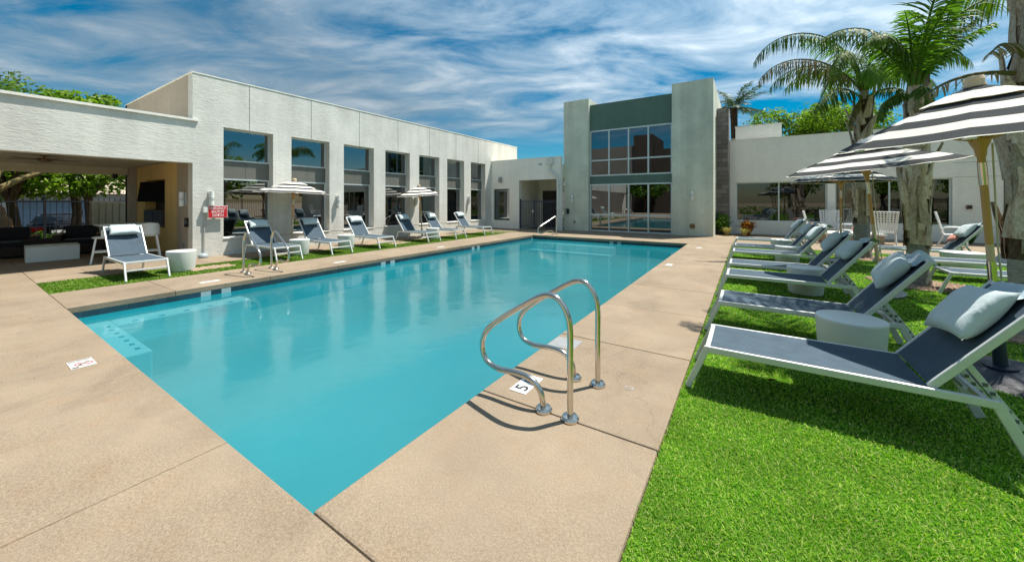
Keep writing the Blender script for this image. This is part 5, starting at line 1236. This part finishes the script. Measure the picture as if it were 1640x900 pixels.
# plants at the foot of the block pier and low building
def shrub(name, loc, r_, h, label, cat, mtl, n, size, seed, elong=1.5):
    t = thing(name, label, cat, loc); rr = random.Random(seed)
    b = MB()
    for k in range(7):
        a = k * 0.9; b.tube([(0, 0, -0.02), (r_ * 0.3 * math.cos(a), r_ * 0.3 * math.sin(a), h * 0.5), (r_ * 0.6 * math.cos(a), r_ * 0.6 * math.sin(a), h * 0.85)], [0.012, 0.009, 0.004], 5)
    b.build('stem', 'tree_bark', t)
    link('foliage', leaf_cloud([(r_ * 0.3 * math.cos(k * 1.3), r_ * 0.3 * math.sin(k * 1.3), h * (0.45 + 0.25 * (k % 3) / 2), r_ * 0.6, r_ * 0.6, h * 0.36) for k in range(6)], n, size, mtl, seed, 'foliage', elong=elong), t)
def tuft(loc, r_, h, label, seed, mtl='dry_grass', n=260, name='grass_tuft', cat='ornamental grass', w=0.006):
    rr = random.Random(seed); b = MB()
    for k in range(n):
        a = rr.uniform(0, 6.283); l = h * rr.uniform(0.6, 1.1); q = rr.uniform(0.2, 1.0) * r_
        p = [Vector((0.05 * math.cos(a), 0.05 * math.sin(a), -0.01)), Vector((q * 0.45 * math.cos(a), q * 0.45 * math.sin(a), l * 0.75)), Vector((q * math.cos(a), q * math.sin(a), l * rr.uniform(0.6, 1.0)))]
        s = Vector((-math.sin(a), math.cos(a), 0)) * w; b.add([p[0] - s, p[0] + s, p[1] + s, p[1] - s, p[2]], [(0, 1, 2, 3), (3, 2, 4)])
    me = b.mesh('tuft', mtl, None, False); t = link(name, me); t.location = loc; tag(t, label, cat)
shrub('green_shrub', (-0.98, 19.05, 0), 0.42, 0.95, 'small bright green shrub at the foot of the block pier', 'shrub', 'hedge_leaf', 1500, 0.075, 61)
tuft((0.0, 18.9, 0), 0.62, 0.72, 'orange and brown leaved croton plant in front of the low building', 62, 'croton_leaf', 220, 'croton_plant', 'plant', 0.028)
tuft((-0.75, 18.55, 0), 0.40, 0.40, 'dry yellow grass tuft before the green shrub', 63); tuft((-0.10, 18.45, 0), 0.38, 0.38, 'dry yellow grass tuft before the croton plant', 64)
tuft((2.0, 19.7, 0), 0.35, 0.45, 'dark spiky plant against the low building wall', 65, 'tree_leaf', 90, 'agave_plant', 'plant'); tuft((6.6, 19.6, 0), 0.55, 0.6, 'dark low plant by the outlet box on the low building', 66, 'tree_leaf', 160, 'agave_plant', 'plant')
# ------------------------------------------------------------------ beyond the pavilion: fence, boulder, car, garages
def fence(p, q, h, label, post_gap=2.4, gap=0.11, z0=0.0):
    P_, Q_ = Vector((*p, z0)), Vector((*q, z0)); L = (Q_ - P_).length; d = (Q_ - P_) / L; rz = math.atan2(d.y, d.x)
    t = thing('iron_fence', label, 'fence', P_, rz)
    for z in (0.12, h - 0.16): MB().box(0, L, -0.018, 0.018, z, z + 0.04).build('rail', 'black_iron', t)
    for k in range(int(L / post_gap) + 1): MB().box(k * post_gap - 0.03, k * post_gap + 0.03, -0.03, 0.03, -0.5, h + 0.04).build('post', 'black_iron', t)
    b = MB()
    for k in range(int(L / gap)):
        x = (k + 0.5) * gap; b.box(x - 0.008, x + 0.008, -0.008, 0.008, 0.05, h)
    tag(b.build('pickets', 'black_iron', t), kind='stuff'); return t
fence((-20.2, -10), (-20.2, 6.0), 1.62, 'black iron picket fence behind the pavilion', gap=0.14)
t = thing('plaster_screen', 'pale ribbed metal screen at the right end of the iron fence', 'screen', (-19.4, 3.35, 0))
for k in range(5): MB().box(-0.02, 0.03, -0.40 + k * 0.17, -0.25 + k * 0.17, 0.0, 1.45).build('slat', 'cream_stucco', t, bevel=0.01)
MB().box(-0.05, -0.021, -0.45, 0.5, 0, 1.5).build('back', 'taupe_shade_stucco', t)
bo = thing('boulder', 'tall brown boulder behind the fence at the left edge', 'boulder', (-22.6, 0.95, -0.6))
b = MB(); rr = random.Random(4)
def rock(u, v):
    a, c = 2 * math.pi * u, math.pi * v; n = 1 + 0.14 * math.sin(3 * a + 4 * c) + 0.10 * math.sin(5 * a - 3 * c)
    return (0.55 * n * math.cos(a) * math.sin(c), 0.55 * n * math.sin(a) * math.sin(c), 0.9 + 1.0 * n * math.cos(c))
b.grid(rock, 24, 14); b.build('rock', 'boulder_rock', bo, smooth=45, fix=False)
car = thing('parked_car', 'black sedan parked beyond the fence, red tail lights facing the pool', 'car', (-28.2, 3.15, -0.55), R(-4))
sec = [(-2.25, 0.42, 0.62, 0.80), (-2.2, 0.35, 0.92, 0.88), (-1.6, 0.30, 1.00, 0.92), (-0.9, 0.28, 1.02, 0.92), (0.9, 0.28, 0.98, 0.92), (2.0, 0.32, 0.84, 0.86), (2.3, 0.40, 0.62, 0.74)]
def loft(secs, prof):
    b = MB(); vs = []; n = len(prof)
    for x, z0, z1, hw in secs:
        for py_, pz in prof: vs.append((-x, py_ * hw, z0 + (z1 - z0) * pz))
    m = len(secs); fs = [(i * n + k, i * n + (k + 1) % n, (i + 1) * n + (k + 1) % n, (i + 1) * n + k) for i in range(m - 1) for k in range(n)]
    fs += [tuple(range(n)), tuple(range((m - 1) * n, m * n))]; return b.add(vs, fs)
PR = [(-0.94, 0), (0.94, 0), (1.0, 0.35), (1.0, 0.7), (0.92, 1.0), (-0.92, 1.0), (-1.0, 0.7), (-1.0, 0.35)]
loft(sec, PR).build('body', 'car_paint', car, smooth=35, bevel=0.02)
loft([(-1.75, 0.98, 1.02, 0.80), (-1.2, 0.98, 1.34, 0.68), (-0.6, 0.98, 1.43, 0.64), (0.3, 0.98, 1.40, 0.65), (1.15, 0.96, 1.0, 0.80)], [(-1, 0), (1, 0), (0.92, 0.9), (0.8, 1), (-0.8, 1), (-0.92, 0.9)]).build('cabin', 'car_glass', car, smooth=30)
MB().box(-0.35, 0.75, -0.52, 0.52, 1.425, 1.45).build('roof_panel', 'car_paint', car, bevel=0.01)
for s in (-1, 1):
    MB().box(2.14, 2.28, s * 0.66 - 0.22, s * 0.66 + 0.22, 0.70, 0.90).build('tail_light', 'tail_light', car, bevel=0.02)
    for x in (-1.4, 1.4):
        w_ = MB().tube([(x, s * 0.70, 0.33), (x, s * 0.92, 0.33)], 0.33, 22).build('tyre', 'tyre', car, smooth=40); MB().tube([(x, s * 0.921, 0.33), (x, s * 0.93, 0.33)], 0.21, 18).build('rim', 'aluminium', w_)
MB().box(2.245, 2.27, -0.24, 0.24, 0.64, 0.76).build('number_plate', 'print_white', car); MB().box(2.18, 2.30, -0.85, 0.85, 0.36, 0.58).build('bumper', 'car_paint', car, bevel=0.03)
ga = thing('garage_building', 'white building with pale blue garage doors across the car park', 'building', (-38, 4, -0.55))
MB().box(-6, 0, -16, 14, 0, 2.55).build('wall', 'white_stucco', ga)
for k in range(6):
    g_ = MB().box(0.0, 0.05, -14 + k * 4.2, -14 + k * 4.2 + 3.2, 0.02, 2.1).build('door', 'garage_blue', ga)
    for q in range(4): MB().box(0.05, 0.07, -13.95 + k * 4.2, -14 + k * 4.2 + 3.15, 0.08 + q * 0.51, 0.54 + q * 0.51).build('panel', 'garage_blue', g_, bevel=0.01)
b = MB(); b.add([(-6.8, -17, 2.55), (0.9, -17, 2.55), (0.9, 15, 2.55), (-6.8, 15, 2.55), (-3, -17, 3.9), (-3, 15, 3.9)], [(0, 1, 4), (1, 2, 5, 4), (2, 3, 5), (3, 0, 4, 5), (0, 3, 2, 1)]); b.build('roof', 'roof_tile', ga)
# ------------------------------------------------------------------ what the windows mirror: the rest of the court
nb = thing('south_building', 'tan stucco apartment building standing behind the camera', 'building', (-8, -16, -0.6))
MB().box(-16, -5.01, -8, 0, 0, 9.7).build('wall', 'tan_stucco', nb); MB().box(-5, -2.6, -7, 0.6, 0, 11.0).build('stair_tower', 'brown_stucco', nb); MB().box(-2.59, 3, -8, 0, 0, 9.0).build('wing', 'brown_stucco', nb)
for k in range(6):
    f_ = MB().box(-15.5 + k * 1.7, -14.6 + k * 1.7, 0.0, 0.06, 3.6, 5.0).build('window', 'dark_frame', nb); MB().box(-15.42 + k * 1.7, -14.68 + k * 1.7, 0.06, 0.07, 3.68, 4.92).build('pane', 'car_glass', f_)
IDX = [0, 1, 2, 7, 8, 3, 4, 5, 6]
for k, (x, y, H, W, sd) in enumerate([(-11, -13.5, 6.0, 5, 71), (-5, -14, 5.5, 4.5, 72), (5.5, -14, 6.4, 6.5, 73), (12.5, -15, 6.8, 6.5, 78), (19, -14, 6.2, 6.0, 79), (13.5, 1, 6.5, 5.5, 74), (14.5, 7, 6.0, 5.5, 75), (14, 13, 7.0, 6, 76), (15, 19.5, 6.0, 5, 77)]):
    tree((x, y, -0.6), H, W, ['broad tree behind the camera before the tan building', 'round tree behind the camera by the stair tower', 'wide tree behind the camera right of the buildings', 'first tree along the lawn side fence', 'second tree along the lawn side fence', 'tallest tree along the lawn side fence', 'last tree along the lawn side fence', 'second wide tree behind the camera past the buildings', 'third wide tree behind the camera past the buildings'][IDX[k]], sd, 'tree_leaf_bright' if k > 1 else 'tree_leaf', n=4500, size=0.26, group='trees round the court')
fence((11.2, -10), (11.2, 18), 1.7, 'black iron picket fence along the lawn side', gap=0.14)
tag(link('hedge', leaf_cloud([(x, -12.6, 0.25, 0.6, 0.5, 0.75) for x in np.arange(-3.0, 20.0, 0.7)], 9000, 0.16, 'hedge_leaf', 81, 'hedge')), 'long green hedge behind the camera at the end of the lawn', 'hedge')
lf = MB(); lf.grid(lambda u, v: (0.055 * (u - 0.5), 0.016 * math.sin(math.pi * u) * (v - 0.5) * 2, 0.012 + 0.012 * (2 * v - 1) ** 2 + 0.02 * (u - 0.5) ** 2), 8, 4)
lfm = lf.mesh('leaf', 'palm_leaf_dry', 60, False)
for x, y, a, lab in ((0.17, 3.72, 0.4, 'dry fallen leaf on the turf under the nearest lounger'),):
    o = link('fallen_leaf', lfm); o.location = (x, y, 0.004 if x > LX else 0.0); o.rotation_euler = (0.1, -0.08, a); tag(o, lab, 'leaf')
